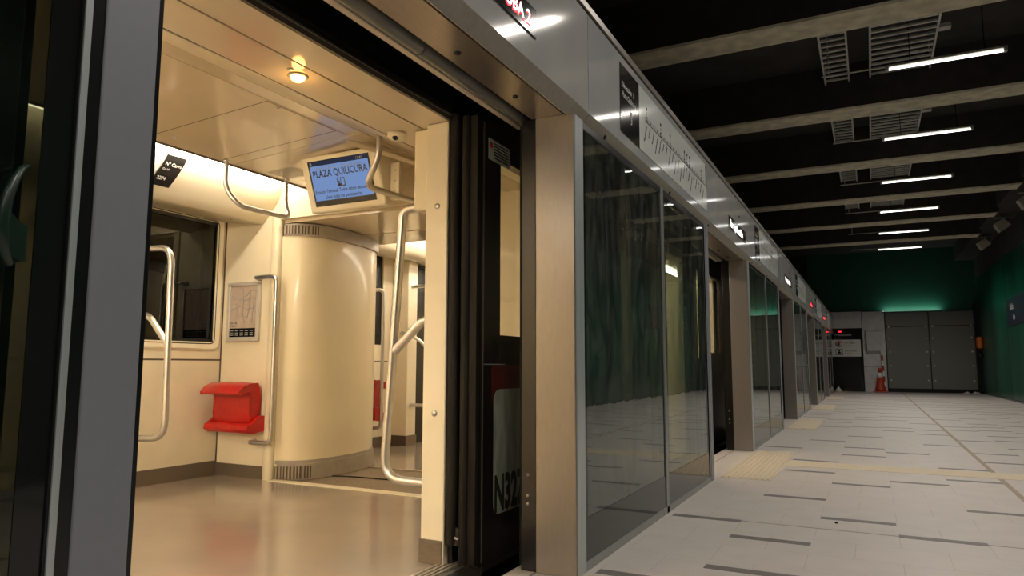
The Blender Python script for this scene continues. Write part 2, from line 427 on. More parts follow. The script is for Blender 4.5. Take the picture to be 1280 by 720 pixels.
# ================================================================== PLATFORM SCREEN DOORS
FB, FT = 2.33, 2.93
def header_over_glass(y0, y1, label):
    t = thing('header_panel', (0, y0, FB), label, 'header panel', 'steel header panels above glass screens')
    MB().box(-.28, 0, y0+.004, y1-.004, FB, FT-.045, 'fascia').build('panel', t, bevel=.003)
    c = MB(); c.box(-.28, .012, y0+.004, y1-.004, FT-.036, FT, 'soffit'); c.box(-.27, -.02, y0+.004, y1-.004, FT-.05, FT-.03, 'black'); c.build('top_cap', t)
    c = MB(); c.prism([(0, FB-.001), (-.035, FB-.072), (-.042, FB-.072), (-.05, FB-.001)], 'y', y0+.004, y1-.004, 'trimtan'); c.build('bottom_trim', t)
    s = MB()
    for yy in (y0+.3, (y0+y1)/2, y1-.35):
        s.lathe([(.014, 0), (.012, .006), (.0, .007)], (-.018, yy, FB-.037), (.9, 0, -.44), 'black', 10)
    build_each(s, 'screw', t)
    return t
def header_over_door(y0, y1, label):
    t = thing('header_panel', (0, y0, FB), label, 'header panel', 'steel header panels above doorways')
    MB().box(-.28, 0, y0+.004, y1-.004, FB, FT-.045, 'fasciab').build('panel', t, bevel=.003)
    c = MB(); c.box(-.28, .012, y0+.004, y1-.004, FT-.036, FT, 'soffit'); c.box(-.27, -.02, y0+.004, y1-.004, FT-.05, FT-.03, 'black'); c.build('top_cap', t)
    c = MB(); c.prism([(0, FB-.001), (-.035, FB-.072), (-.042, FB-.072), (-.05, FB-.001)], 'y', y0+.004, y1-.004, 'trimtan'); c.build('bottom_trim', t)
    s = MB(); s.lathe([(.014, 0), (.012, .006), (.0, .007)], (0, y1-.7, 2.70), (1, 0, 0), 'black', 10); build_each(s, 'screw', t)
    return t
def soffit_panel(y0, y1, label):
    t = thing('doorway_soffit', (-.12, y0, 2.27), label, 'soffit panel', 'steel soffit panels over doorways')
    MB().box(-.238, -.062, y0, y1, 2.268, 2.29, 'soffit').build('panel', t)
    s = MB()
    for yy in (y1-.32, y0+.5, (y0+y1)/2+.3): s.lathe([(.016, 0), (.013, .006), (.0, .007)], (-.17, yy, 2.268), (0, 0, -1), 'black', 10)
    build_each(s, 'screw', t)
    return t
hg = header_over_glass(3.40, 6.90, 'brushed steel header with the large route map, right of the open train door')
hd = header_over_door(1.35, 3.40, 'satin steel header panel above the open train doorway, holding the red display')
sf = soffit_panel(.90, 3.19, 'brown-reflecting steel soffit panel over the open train doorway')
header_over_glass(-2.15, 1.35, 'brushed steel header above the glass screen left of the open door')
for i in range(1, 5):
    if i <= 4: dup(hg, (0, 3.40+PER*i, FB), 'brushed steel header with route map above the %s glass screen along the platform' % ORD[i])
    dup(hd, (0, 1.35+PER*i, FB), 'satin steel header panel with lit display above the %s doorway along the platform' % ORD[i])
    dup(sf, (-.12, .90+PER*i, 2.27), 'steel soffit panel over the %s doorway along the platform' % ORD[i])
header_over_door(1.35+PER*5, YE-.05, 'last satin steel header panel touching the end wall')

# screens (glass modules)
def screen(y0, y1, label, jamb=True, gm='glass'):
    """leading pillar y0..y0+.12, two panes, end post .11"""
    t = thing('glass_screen', (0, y0, 0), label, 'platform screen', 'glass platform screens between doorways')
    if jamb:
        j = MB(); j.box(-.215, -.002, y0, y0+.105, 0, 2.268, 'jamb'); j.build('pillar', t, bevel=.004)
        j = MB(); j.box(-.2, 0.0, y0+.105, y0+.12, 0, 2.262, 'edge'); j.box(-.012, .001, y0+.012, y0+.12, 0, 2.262, 'edge'); j.build('pillar_trim', t, bevel=.002)
        g0 = y0+.12
    else: g0 = y0
    g1 = y1-.155; md = (3.31+4.87-3.31)+y0-3.19
    e = MB(); e.box(-.07, .0, y1-.11, y1, 0, 2.262, 'post'); e.build('end_post', t, bevel=.004)
    e = MB(); e.box(-.05, -.004, y1-.135, y1-.11, 0, 2.262, 'black'); e.box(-.05, 0.0, y1-.150, y1-.137, 0, 2.262, 'edge'); e.box(-.05, -.004, g1, y1-.150, 0, 2.262, 'black'); e.box(-.075, -.006, y1, y1+.012, 0, 2.262, 'black'); e.build('gasket', t)
    fr = MB()
    fr.box(-.05, -.001, md-.03, md+.03, .0, 2.262, 'frame')
    fr.box(-.05, -.001, g0, g1, .0, .045, 'frame'); fr.box(-.05, -.004, g0, g1, 2.22, 2.262, 'black')
    fr.build('frame', t, bevel=.003)
    fr = MB(); fr.box(-.0115, -.0085, g0, g0+.05, .25, 2.22, 'frit'); fr.box(-.0115, -.0085, g1-.05, g1, .25, 2.22, 'frit')
    fr.box(-.0115, -.0085, md-.05, md-.03, .25, 2.22, 'frit'); fr.box(-.0115, -.0085, md+.03, md+.05, .25, 2.22, 'frit')
    build_each(fr, 'dark_border', t)
    kp = MB(); kp.box(-.014, -.008, g0, md-.03, .045, .25, 'frit'); build_each(kp, 'kick_band', t); kp = MB(); kp.box(-.014, -.008, md+.03, g1, .045, .25, 'frit'); build_each(kp, 'kick_band', t)
    MB().quad((-.01, g0, .045), (-.01, md-.03, .045), (-.01, md-.03, 2.22), (-.01, g0, 2.22), gm).build('glass_pane', t)
    MB().quad((-.01, md+.03, .045), (-.01, g1, .045), (-.01, g1, 2.22), (-.01, md+.03, 2.22), gm).build('glass_pane', t)
    return t
sc1 = screen(3.19, 6.45, 'first glass platform screen right of the open train door, with two tall panes')
for i in range(1, 5):
    dup(sc1, (0, 3.19+PER*i, 0), '%s glass platform screen along the platform, counted from the open train door' % ORD[i])
screen(3.19-PER, .90, 'dark glass platform screen with grey end post at the left edge, beside the open door', False, 'glassdark')
# end pillar
j = MB(); j.box(-.215, 0, 3.19+PER*5, YE, 0, 2.268, 'jamb')
tag(j.build('end_pillar', bevel=.004), 'last steel pillar of the screen line, against the end wall', 'pillar')

# sliding door leaves parked behind the glass
def leaf(y0, y1, stile_at_start, label):
    t = thing('sliding_screen_door', (-.12, y0, 0), label, 'sliding door', 'sliding screen doors parked behind the glass')
    a = MB(); a.box(-.17, -.10, y0, y0+.08, .02, 2.25, 'tan'); a.box(-.17, -.10, y1-.08, y1, .02, 2.25, 'tan')
    a.box(-.17, -.10, y0, y1, .02, .10, 'frame'); a.box(-.17, -.10, y0, y1, 2.2, 2.25, 'frame'); a.build('frame', t, bevel=.004)
    g = MB(); g.quad((-.13, y0+.08, .1), (-.13, y1-.08, .1), (-.13, y1-.08, 2.2), (-.13, y0+.08, 2.2), 'glassclear'); g.build('glass_pane', t)
    s = MB(); yy = y0+.09 if stile_at_start else y1-.25
    s.box(-.128, -.126, yy, yy+.14, 1.30, 1.62, 'whiteink'); s.box(-.126, -.125, yy+.02, yy+.12, 1.5, 1.58, 'ink'); 
    for k in range(4): s.box(-.126, -.125, yy+.02, yy+.11, 1.34+.035*k, 1.352+.035*k, 'greyink')
    s.build('sticker', t)
    e = MB(); 
    ye = y0 if stile_at_start else y1
    e.box(-.16, -.11, ye-.02, ye+.02, .02, 2.25, 'rubber'); e.build('rubber_edge', t)
    return t
la = leaf(3.34, 4.50, True, 'sliding screen door parked behind the first pane, right of the open train door')
lb = leaf(5.08, 6.22, False, 'sliding screen door parked behind the second pane, left of the second doorway')
for i in range(1, 5):
    dup(la, (-.12, 3.34+PER*i, 0), 'sliding screen door parked just past the %s doorway' % ORD[i])
    dup(lb, (-.12, 5.08+PER*i, 0), 'sliding screen door parked just before the %s doorway' % ORD[i+1])
leaf(-.5, .70, False, 'sliding screen door parked behind dark glass at the left edge')
# black PSD edge strips in the opening (door guide posts)
gp = None
for i in range(0, 5):
    if gp is None:
        gp = thing('door_guide_post', (-.26, 3.2, 0), 'black guide post behind the steel pillar, right side of the open train doorway', 'door post', 'black guide posts in the doorways')
        b = MB(); b.box(-.30, -.218, 3.2, 3.30, 0, 2.27, 'black'); b.box(-.315, -.30, 3.21, 3.29, .02, 2.25, 'rubber'); b.build('post', gp, bevel=.004)
        c = MB(); 
        for zz in (.46, .36, .32): c.lathe([(.008, 0), (.006, .01)], (-.262, 3.2, zz), (0, -1, 0), 'steel', 10)
        build_each(c, 'bolt', gp)
    else: dup(gp, (-.26, 3.2+PER*i, 0), 'black guide post behind the steel pillar, far side of the %s doorway' % ORD[i])
# door drive rails
dr = None
for i in range(0, 5):
    if dr is None:
        dr = thing('door_drive_rail', (-.36, .8, 2.3), 'aluminium drive rail with grey tube above the open train doorway', 'door rail', 'door drive rails over the doorways')
        b = MB(); b.box(-.402, -.370, .75, 3.36, 2.288, 2.31, 'tan'); b.build('rail', dr, bevel=.003)
        b = MB(); b.tube([(-.338, .75, 2.312), (-.338, 2.31, 2.312)], .03, 'tube', 16); b.tube([(-.338, 2.32, 2.312), (-.338, 3.30, 2.312)], .03, 'tube', 16); b.build('tube', dr)
        b = MB(); b.box(-.40, -.245, .75, 3.34, 2.345, 2.6, 'black'); b.build('housing', dr)
    else: dup(dr, (-.36, .8+PER*i, 2.3), 'aluminium drive rail above the %s doorway along the platform' % ORD[i])

# route map signs
def make_map(y0):
    t = thing('route_map', (0, y0, 2.4), 'x', 'sign', 'line route maps on the header')
    z0, z1 = 2.40, 2.83; y1 = y0+2.50; X = .004
    b = MB(); b.box(.0005, X, y0, y0+.39, z0, z1, 'ink')
    b.text('Dirección  3', (X+.001, y0+.03, z1-.14), (0,1,0), (0,0,1), .05, 'whiteink', bold=.01)
    b.text('Plaza Quilicura', (X+.001, y0+.035, z1-.20), (0,1,0), (0,0,1), .052, 'whiteink', sx=.9)
    b.text('3', (X+.001, y0+.20, z1-.33), (0,1,0), (0,0,1), .07, 'whiteink')
    b.tube([(X+.001, y0+.215, z1-.25), (X+.001, y0+.215, z1-.275)], .006, 'whiteink', 6)
    b.build('direction_panel', t)
    b = MB(); b.box(.0005, X, y0+.39, y1, z0, z1, 'mapwhite'); b.box(X-.001, X+.0005, y1-.035, y1, z1-.22, z1, 'ink')
    zl = z1-.185
    b.box(X, X+.001, y0+.52, y1-.06, zl-.014, zl+.014, 'greyink')
    b.box(X, X+.0012, y0+.52, y1-.06, zl-.02, zl-.017, 'ink')
    names = ['Plaza Quilicura','Lo Cruzat','Ferrocarril','Los Libertadores','Cardenal Caro','Vivaceta','Conchalí','Plaza Chacabuco','Hospitales','Puente Cal y Canto','Plaza de Armas','Universidad de Chile','Parque Almagro','Matta','Irarrázaval','Monseñor Eyzaguirre','Ñuñoa','Chile España','Villa Frei','Plaza Egaña','Fernando Castillo Velasco']
    n = len(names); a = math.radians(-62)
    for k, nm in enumerate(names):
        yy = y0+.56+(y1-y0-.70)*k/(n-1)
        big = k in (0, 4, 7, 12, 13, 14, 19)
        b.lathe([(.021 if big else .009, 0), (.021 if big else .009, .0015)], (X+.0005, yy, zl), (1,0,0), 'ink', 12)
        b.lathe([(.012 if big else .004, 0), (.012 if big else .004, .0022)], (X+.0005, yy, zl), (1,0,0), 'mapwhite', 10)
        if big: b.lathe([(.013, 0), (.013, .0015)], (X+.0005, yy, zl+.075), (1,0,0), 'ink', 10); b.box(X, X+.0012, yy-.003, yy+.003, zl+.03, zl+.055, 'ink')
        L = len(nm)*.0085
        b.text(nm, (X+.001, yy-L*math.cos(a)*.0-.02-L*.30, zl-.045-min(L, .19)), (0, math.cos(-a), math.sin(-a)), (0, -math.sin(-a), math.cos(-a)), .028, 'ink', sx=.62 if L > .15 else .8, bold=.03)
    b.build('line_diagram', t)
    return t
mp0 = make_map(3.93)
mp0['label'] = 'large route map with black direction square on the nearest steel header'
for i in range(1, 5): dup(mp0, (0, 3.93+PER*i, 2.4), 'route map on the header above the %s glass screen' % ORD[i])

# LED displays
def led(y0, y1, txt, m, label, size=.105, sx=1.2, off=0.):
    t = thing('led_display', (0, y0, 2.45), label, 'display', 'lit message displays over the doorways')
    MB().box(0.0005, .007, y0, y1, 2.452, 2.588, 'ink').build('case', t, bevel=.003)
    b = MB(); b.text(txt, (.0085, y0+.05+off, 2.475), (0,1,0), (0,0,1), size, m, sx=sx)
    if txt.strip(): b.build('lit_text', t)
    return t
t = led(1.60, 2.73, ' ', 'led_red', 'black display with glowing red and white letters above the open train door', .13, 1.5)
b = MB(); b.text('SUBA 2', (.0085, 2.67, 2.482), (0,1,0), (0,0,1), .098, 'led_red', 'RIGHT', sx=.95, bold=.02); b.build('lit_text', t)
b = MB(); b.text('SUBA 2', (.0095, 2.664, 2.490), (0,1,0), (0,0,1), .088, 'led_white', 'RIGHT', sx=1.0); b.build('lit_text', t)
led(7.56, 8.66, 'Por aquí la salida', 'led_white', 'black display with white glowing text above the second doorway', .115, 1.05)
led(13.0, 14.1, 'Por aquí la salida', 'led_white', 'small white lit display above the third doorway', .115, 1.05)
led(18.55, 19.65, 'Salida Salida', 'led_red', 'small red lit display above the fourth doorway', .115, 1.3)
led(24.1, 25.2, 'Salida Salida', 'led_red', 'tiny red lit display above the fifth doorway', .115, 1.3)

# green emergency handle at left edge screen
t = thing('emergency_handle', (0, .63, 1.2), 'dark green curved emergency handle on the glass at the left edge', 'handle')
b = MB(); pts = [(.012, .665, 1.335), (.02, .652, 1.328), (.03, .635, 1.30), (.035, .622, 1.26), (.035, .620, 1.215), (.028, .628, 1.18), (.015, .645, 1.165)]
b.tube(pts, [.004, .006, .008, .010, .011, .010, .008], 'greenplastic', 12); b.build('grip', t, sub=1)
b = MB(); b.prism([(.66, 1.17), (.668, 1.17), (.668, 1.23), (.655, 1.235), (.640, 1.25), (.635, 1.21), (.64, 1.18)], 'x', 0.0, .02, 'greenplastic'); b.build('mount', t, bevel=.003)

# ================================================================== TRAIN CAR
XW, XN = -4.10, -.82     # far wall and near wall inner faces
Y0, Y1 = -2.6, 4.60
car = thing('train_car', (-2.43, 1.0, 0), 'train car with beige lit interior seen through the open doorway', 'train car')
b = MB(); b.box(XW-.05, -.655, Y0, Y1, -.12, 0, 'trainfloor'); b.build('floor', car)
b = MB()
for k in range(4): b.box(-.72+.028*k, -.705+.028*k, .9, 3.30, 0, .004, 'strip')
b.box(-.655, -.60, .85, 3.35, -.1, -.012, 'strip')
b.build('door_sill', car)
# far wall with window opening
wy0, wy1, wz0, wz1 = 3.40, 4.505, 1.20, 2.312
b = MB()
b.box(XW-.05, XW, Y0, wy0, 1.045, 2.36, 'beige'); b.box(XW-.05, XW, wy1, Y1, 1.045, 2.36, 'beige')
b.box(XW-.05, XW, wy0, wy1, 1.045, wz0, 'beige'); b.box(XW-.05, XW, wy0, wy1, wz1, 2.36, 'beige')
b.box(XW-.05, XW-.004, Y0, Y1, 1.030, 1.045, 'seam')
b.box(XW-.05, XW, Y0, Y1, 0, 1.030, 'beige')
b.build('far_wall', car)
# window surround (rounded pan), glass and black gasket
b = MB()
def rrect(y0, y1, z0, z1, r, n=5):
    P = []
    for (cy, cz, a0) in ((y1-r, z0+r, -90), (y1-r, z1-r, 0), (y0+r, z1-r, 90), (y0+r, z0+r, 180)):
        for k in range(n+1):
            a = math.radians(a0+90*k/n); P.append((cy+r*math.cos(a), cz+r*math.sin(a)))
    return P
def ring(b, x0, outer, x1, inner, m):
    n = len(outer); vs = [(x0, *p) for p in outer]+[(x1, *p) for p in inner]
    b.add(vs, [(i, (i+1) % n, n+(i+1) % n, n+i) for i in range(n)], m, True)
O_ = rrect(wy0-.03, wy1+.055, wz0-.06, wz1+.04, .06); I_ = rrect(wy0-.005, wy1+.02, wz0-.02, wz1+.015, .05)
O2 = rrect(wy0-.05, wy1+.075, wz0-.085, wz1+.046, .07)
ring(b, XW+.001, O2, XW+.018, O_, 'beige'); ring(b, XW+.018, O_, XW+.0, I_, 'beige')
b.build('window_surround', car)
b = MB(); ring(b, XW+.002, I_, XW-.01, rrect(wy0+.03, wy1-.012, wz0+.025, wz1-.03, .04), 'black'); b.build('window_gasket', car)
b = MB(); b.quad((XW-.02, wy0, wz0), (XW-.02, wy1, wz0), (XW-.02, wy1, wz1), (XW-.02, wy0, wz1), 'darkglass'); b.build('window_pane', car)
# skirting
b = MB(); b.box(XW, XW+.012, Y0, Y1, 0, .128, 'skirting'); b.build('skirting', car)
b = MB(); b.box(XW+.012, -3.50, Y1-.012, Y1, 0, .112, 'skirting'); b.build('skirting', car)
# end wall left, post, lintel, right
b = MB(); b.box(XW, -3.50, Y1, Y1+.05, 0, 2.36, 'beige'); b.box(XW, XW+.012, Y1-.006, Y1, .1, 2.33, 'seam'); b.build('end_wall', car)
b = MB(); b.prism([(-3.50, Y1+.05), (-3.50, Y1-.012), (-3.485, Y1-.022), (-3.44, Y1-.022), (-3.415, Y1-.01), (-3.405, Y1+.05)], 'z', 0, 2.34, 'beige', True); b.build('portal_post', car)
b = MB(); b.box(-3.50, -1.40, Y1, Y1+.05, 2.30, 2.75, 'cove'); b.box(XW, -3.5, Y1, Y1+.05, 2.36, 2.75, 'cove'); b.box(-1.46, -.68, Y1, Y1+.05, 2.30, 2.75, 'beige'); b.build('portal_lintel', car)
b = MB(); b.box(-1.46, -.70, Y1, Y1+.05, 0, 2.30, 'beige'); b.box(-1.40, -.84, Y1-.012, Y1, 1.47, 1.50, 'cove'); b.build('end_wall', car)
# near wall (jamb right and left of the door), with window on the outside part
b = MB(); b.box(XN, -.682, 3.09, 3.40, 0, 2.298, 'beige'); b.box(XN, -.68, 3.40, Y1, 0, 1.05, 'beige'); b.box(XN, -.68, 3.40, 3.46, 1.05, 2.3, 'beige'); b.box(XN, -.68, 4.5, Y1, 1.05, 2.3, 'beige')
b.box(XN, -.68, 3.40, Y1, 2.24, 2.3, 'beige')
b.build('door_jamb', car, bevel=.006)
b = MB(); b.box(XN-.004, -.69, 3.082, 3.2, .002, .118, 'skirting'); b.build('jamb_skirting', car)
b = MB(); b.box(XN, -.68, Y0, .92, 0, 2.298, 'beige'); b.build('door_jamb', car, bevel=.006)
b = MB(); 
for zz in (1.84, .75): b.lathe([(.016, 0), (.016, .004), (.006, .006)], (-.745, 3.09, zz), (0,-1,0), 'steel', 14)
build_each(b, 'bolt', car)
b = MB(); b.box(XN-.115, XN, 3.14, 3.24, 1.84, 2.298, 'beige'); b.build('jamb_bracket', car, bevel=.01)
# outer body (black), rubber seals, upper body
b = MB(); b.box(-.68, -.655, 3.13, 3.42, 0, 2.5, 'leafdark'); b.box(-.68, -.655, 3.42, Y1, 0, 1.15, 'leafdark'); b.box(-.68, -.655, 3.42, Y1, 2.22, 2.5, 'leafdark'); b.box(-.68, -.655, 4.45, Y1, 1.15, 2.22, 'leafdark')
b.box(-.68, -.655, Y0, .85, 0, 2.5, 'leafdark'); b.box(-.70, -.66, Y0, Y1, 2.36, 3.0, 'black'); b.box(XW-.2, -.68, Y0, Y1, 2.8, 2.9, 'black')
b.box(XW-.2, XW-.12, Y0, Y1, -.1, 2.8, 'black')
b.build('outer_body', car)
b = MB(); b.prism([(-.68, 3.10), (-.655, 3.085), (-.625, 3.09), (-.61, 3.11), (-.625, 3.14), (-.68, 3.14)], 'z', .10, 2.33, 'rubber', True)
b.prism([(-.68, .93), (-.655, .945), (-.625, .94), (-.61, .92), (-.625, .89), (-.68, .89)], 'z', .02, 2.33, 'rubber', True)
b.box(-.69, -.67, .92, 3.12, 2.302, 2.325, 'skirting')
b.build('door_seal', car)
b = MB(); b.box(-.69, -.56, 3.10, 3.2, .10, .19, 'black'); b.tube([(-.66, 3.10, .155), (-.61, 3.10, .135), (-.57, 3.12, .14)], .006, 'steel', 8); b.build('door_catch', car)
# header soffit and curved ceiling
def sheet(b, prof, y0, y1, m, smooth=True):
    n = len(prof); vs = [(p[0], y0, p[1]) for p in prof]+[(p[0], y1, p[1]) for p in prof]
    b.add(vs, [(i, n+i, n+i+1, i+1) for i in range(n-1)], m, smooth)
b = MB(); b.box(-.875, -.684, Y0, 3.40, 2.30, 2.34, 'beige_ceiling'); b.box(-1.115, -.887, Y0, 3.40, 2.30, 2.34, 'beige_ceiling'); b.box(-.887, -.875, Y0, 3.4, 2.312, 2.34, 'seam')
b.box(-1.122, -.684, 3.40, Y1, 2.30, 2.34, 'beige_ceiling')
b.build('door_header', car)
b = MB(); sheet(b, [(-1.128, 2.302), (-1.14, 2.306), (-1.30, 2.385), (-1.46, 2.462), (-1.62, 2.534), (-1.74, 2.583), (-1.80, 2.604)], Y0, Y1, 'beige_curve')
b.build('ceiling_curve', car, solid=.004)
b = MB()
sheet(b, [(-1.806, 2.607), (-1.93, 2.612), (-3.10, 2.55)], Y0, 3.76, 'beige_ceiling', False)
sheet(b, [(-1.806, 2.607), (-1.93, 2.612), (-3.10, 2.55)], 3.768, Y1, 'beige_ceiling', False)
b.build('ceiling_panel', car, solid=.008)
b = MB(); b.box(-3.112, -3.088, Y0, Y1, 2.536, 2.585, 'skirting')
zc = lambda x: 2.612+(x+1.93)*(.062/1.17)
for (p, q) in (((-1.97, 2.98), (-3.06, 3.04)), ((-1.93, 3.60), (-3.06, 3.64))): pass
def seamline(p, q, wd=.004):
    p = Vector((*p, zc(p[0])-.0045)); q = Vector((*q, zc(q[0])-.0045)); d = (q-p).normalized(); n = Vector((-d.y, d.x, 0)).normalized()*wd
    b.quad(p-n, p+n, q+n, q-n, 'seam')
seamline((-1.95, 3.02), (-3.04, 3.02)); seamline((-1.95, 3.64), (-3.04, 3.64)); seamline((-1.95, 3.02), (-1.95, 3.64)); seamline((-1.935, Y0), (-1.935, 3.76), .002)
b.build('ceiling_seam', car)
b = MB()
for (x, y) in ((-1.98, 3.13), (-2.93, 3.13)):
    b.lathe([(.02, 0), (.02, .002), (.012, .003), (.010, .008), (0.001, .009)], (x, y, zc(x)-.004), (0,0,-1), 'steel', 14)
b.lathe([(.014, 0), (.013, .004), (.001, .005)], (-.955, 2.212, 2.30), (0,0,-1), 'steel', 12)
build_each(b, 'screw', car)
b = MB()
for (x0, x1, y0, y1) in ((-3.02, -2.75, 4.05, 4.28), (-2.0, -1.85, 4.0, 4.3)):
    b.add([(x0, y0, zc(x0)-.006), (x1, y0, zc(x1)-.006), (x1, y1, zc(x1)-.006), (x0, y1, zc(x0)-.006)], [(0, 1, 2, 3)], 'greytrim')
build_each(b, 'ceiling_vent', car)
# end slanted trim near the monitor (right)
b = MB(); A = Vector((-1.99, 3.80, 2.598)); B = Vector((-1.45, 4.22, 2.42)); 
b.hexa([A+Vector((0,0,-.035)), B+Vector((0,0,-.035)), B+Vector((.10,.12,-.035)), A+Vector((.10,.12,-.035))], [A, B, B+Vector((.10,.12,0)), A+Vector((.10,.12,0))], 'beige_ceiling')
b.build('ceiling_end_trim', car, bevel=.006)
# cove (light strip reflector)
b = MB(); sheet(b, [(-4.10, 2.335), (-3.64, 2.275), (-3.615, 2.28), (-3.56, 2.335), (-3.48, 2.43), (-3.42, 2.52), (-3.385, 2.61), (-3.37, 2.66), (-3.10, 2.67)], Y0, Y1-.002, 'cove')
b.build('light_cove', car, solid=.006)
b = MB(); b.tube([(-3.27, Y0+.05, 2.612), (-3.27, Y1-.03, 2.612)], .03, 'strip_light', 10); b.build('light_tube', car)
b = MB(); b.tube([(-1.0, Y0+.1, 2.265), (-1.0, .55, 2.265)], .022, 'strip_near', 8); b.build('light_tube', car)
b = MB()
for yy in (3.62, 4.35): b.lathe([(.014, 0), (.013, .004), (.001, .005)], (-3.75, yy, 2.286), (0,0,-1), 'steel', 12)
build_each(b, 'screw', car)
# back wall of the car interior behind the view
b = MB(); b.box(XW, -.68, Y0, Y0+.05, 0, 2.7, 'beige'); b.build('rear_wall', car)
# door leaf (open, outside)
def train_leaf(y0, y1, par, name='door_leaf'):
    x0, x1 = -.56, -.50
    L = MB(); wy_a, wy_b = y0+.27, y1-.12
    L.box(x0, x1, y0+.045, wy_a, .0, 2.3, 'leafdark'); L.box(x0, x1, wy_b, y1, 0, 2.3, 'leafdark')
    L.box(x0, x1, wy_a, wy_b, 0, 1.16, 'leafdark'); L.box(x0, x1, wy_a, wy_b, 2.13, 2.3, 'leafdark')
    o = L.build(name, par, bevel=.004)
    return o
lf = train_leaf(3.08, 4.35, car)
lf['label'] = 'black open sliding train door leaf with number panel'
b = MB(); b.box(-.575, -.495, 3.08, 3.125, .02, 2.3, 'rubber'); b.prism([(-.59, 3.085), (-.57, 3.06), (-.54, 3.07), (-.535, 3.085)], 'z', .02, 2.3, 'rubber', True); b.box(-.50, -.494, 3.15, 3.158, .02, 2.28, 'skirting'); b.build('leaf_edge_seal', lf)
b = MB(); b.quad((-.52, 3.35, 1.16), (-.52, 4.23, 1.16), (-.52, 4.23, 2.13), (-.52, 3.35, 2.13), 'glassclear'); b.build('leaf_pane', lf)
b = MB(); X = -.4985
P = rrect(3.275, 3.95, .225, .87, .06)
b.add([(X-.001, y, z) for (y, z) in rrect(3.25, 4.0, .80, 1.0, .03)], [tuple(range(24))], 'darkred')
b.add([(X, y, z) for (y, z) in P], [tuple(range(len(P)))], 'n32')
b.text('N3274', (X+.0008, 3.285, .245), (0,1,0), (0,0,1), .25, 'n32ink', sx=.60, bold=.045)
b.box(-.5005, X+.0005, 3.16, 3.40, 1.0, 1.005, 'greyink')
b.build('number_panel', lf)
b = MB(); b.box(-.5, -.497, 3.205, 3.45, 2.10, 2.215, 'mapwhite')
for k in range(6): b.box(-.497, -.4965, 3.26, 3.43, 2.115+.016*k, 2.122+.016*k, 'ink')
b.lathe([(.018, 0), (.018, .001)], (-.497, 3.232, 2.18), (1,0,0), 'redink', 12)
b.build('notice', lf)
b = MB(); b.box(-.56, -.50, -.3, .80, 0, 2.3, 'leafdark'); b.box(-.56, -.50, 1.03, 1.20, 0, 2.3, 'leafdark'); b.box(-.56, -.50, .80, 1.03, 0, .3, 'leafdark'); b.box(-.56, -.50, .80, 1.03, 2.15, 2.3, 'leafdark'); b.box(-.56, -.50, .90, .925, .3, 2.15, 'leafdark'); o = b.build('door_leaf', car, bevel=.004)
b = MB(); b.quad((-.53, .80, .3), (-.53, 1.03, .3), (-.53, 1.03, 2.15), (-.53, .80, 2.15), 'darkglass'); b.build('leaf_pane', o)

# black void cables above the doorway
t = thing('cable_bundle', (-.55, 1.4, 2.5), 'black cables and clips in the dark gap above the open train door', 'cables')
b = MB(); b.tube([(-.50, 1.0, 2.62), (-.53, 1.6, 2.50), (-.52, 1.95, 2.46), (-.48, 2.4, 2.50), (-.5, 3.3, 2.6)], .014, 'rubber', 8, round_=.2)
b.tube([(-.56, .9, 2.7), (-.56, 1.5, 2.56), (-.5, 2.1, 2.54), (-.55, 3.3, 2.62)], .011, 'rubber', 8, round_=.2); b.build('cable', t)
b = MB(); b.box(-.60, -.50, 1.62, 1.72, 2.50, 2.56, 'rubber'); b.box(-.56, -.50, 1.80, 1.87, 2.53, 2.57, 'black'); b.tube([(-.6, 1.7, 2.47), (-.56, 1.82, 2.455), (-.54, 1.92, 2.45)], .006, 'galv', 8); b.build('clip', t)
MB().box(-.66, -.40, -2, Y1, 2.7, 2.76, 'black').build('trim_2', kind='structure')

# car number sticker and neighbouring sticker on the cove
def cove_pt(y, s):   # s 0 bottom .. 1 top along the sloped cove face
    P = [(-3.56, 2.335), (-3.48, 2.43), (-3.42, 2.52), (-3.385, 2.61)]
    s *= 3; i = min(int(s), 2); f_ = s-i
    return Vector((P[i][0]*(1-f_)+P[i+1][0]*f_+.006, y, P[i][1]*(1-f_)+P[i+1][1]*f_-.004))
def sticker(b, y0, y1, s0, s1, sk, m, off=0):
    n = 6; vs = []
    for k in range(n+1):
        s = s0+(s1-s0)*k/n; d = sk*(k/n)
        vs += [cove_pt(y0+d, s)+Vector((off, 0, -off)), cove_pt(y1+d, s)+Vector((off, 0, -off))]
    b.add(vs, [(2*k, 2*k+1, 2*k+3, 2*k+2) for k in range(n)], m)
t = thing('car_number_sticker', (-3.5, 3.5, 2.4), 'black slanted sticker with white car number 2274 on the lit cove', 'sticker')
b = MB(); sticker(b, 3.375, 3.545, .10, .90, .045, 'ink')
u = Vector((0, 1, 0)); v = (cove_pt(0, .7)-cove_pt(0, .2)).normalized()
for (tx, s, sz) in (('Nº Carro', .62, .040), ('Car Nº', .50, .022), ('2274', .25, .040)):
    b.text(tx, cove_pt(3.395+.045*s, s)+Vector((.003, 0, -.002)), u, v, sz, 'whiteink', sx=.92, bold=.015)
b.build('face', t)
t = thing('direction_sticker', (-3.5, 3.1, 2.4), 'white sticker with black lettering beside the black car number sticker', 'sticker')
b = MB(); sticker(b, 2.9, 3.365, .10, .92, .045, 'mapwhite')
b.text('Dirección', cove_pt(3.385, .70)+Vector((.003, 0, -.002)), u, v, .05, 'ink', 'RIGHT', sx=.85)
b.tube([cove_pt(2.95, .45)+Vector((.003, 0, 0)), cove_pt(3.37, .45)+Vector((.003, 0, 0))], .001, 'greyink', 6)
b.build('face', t)

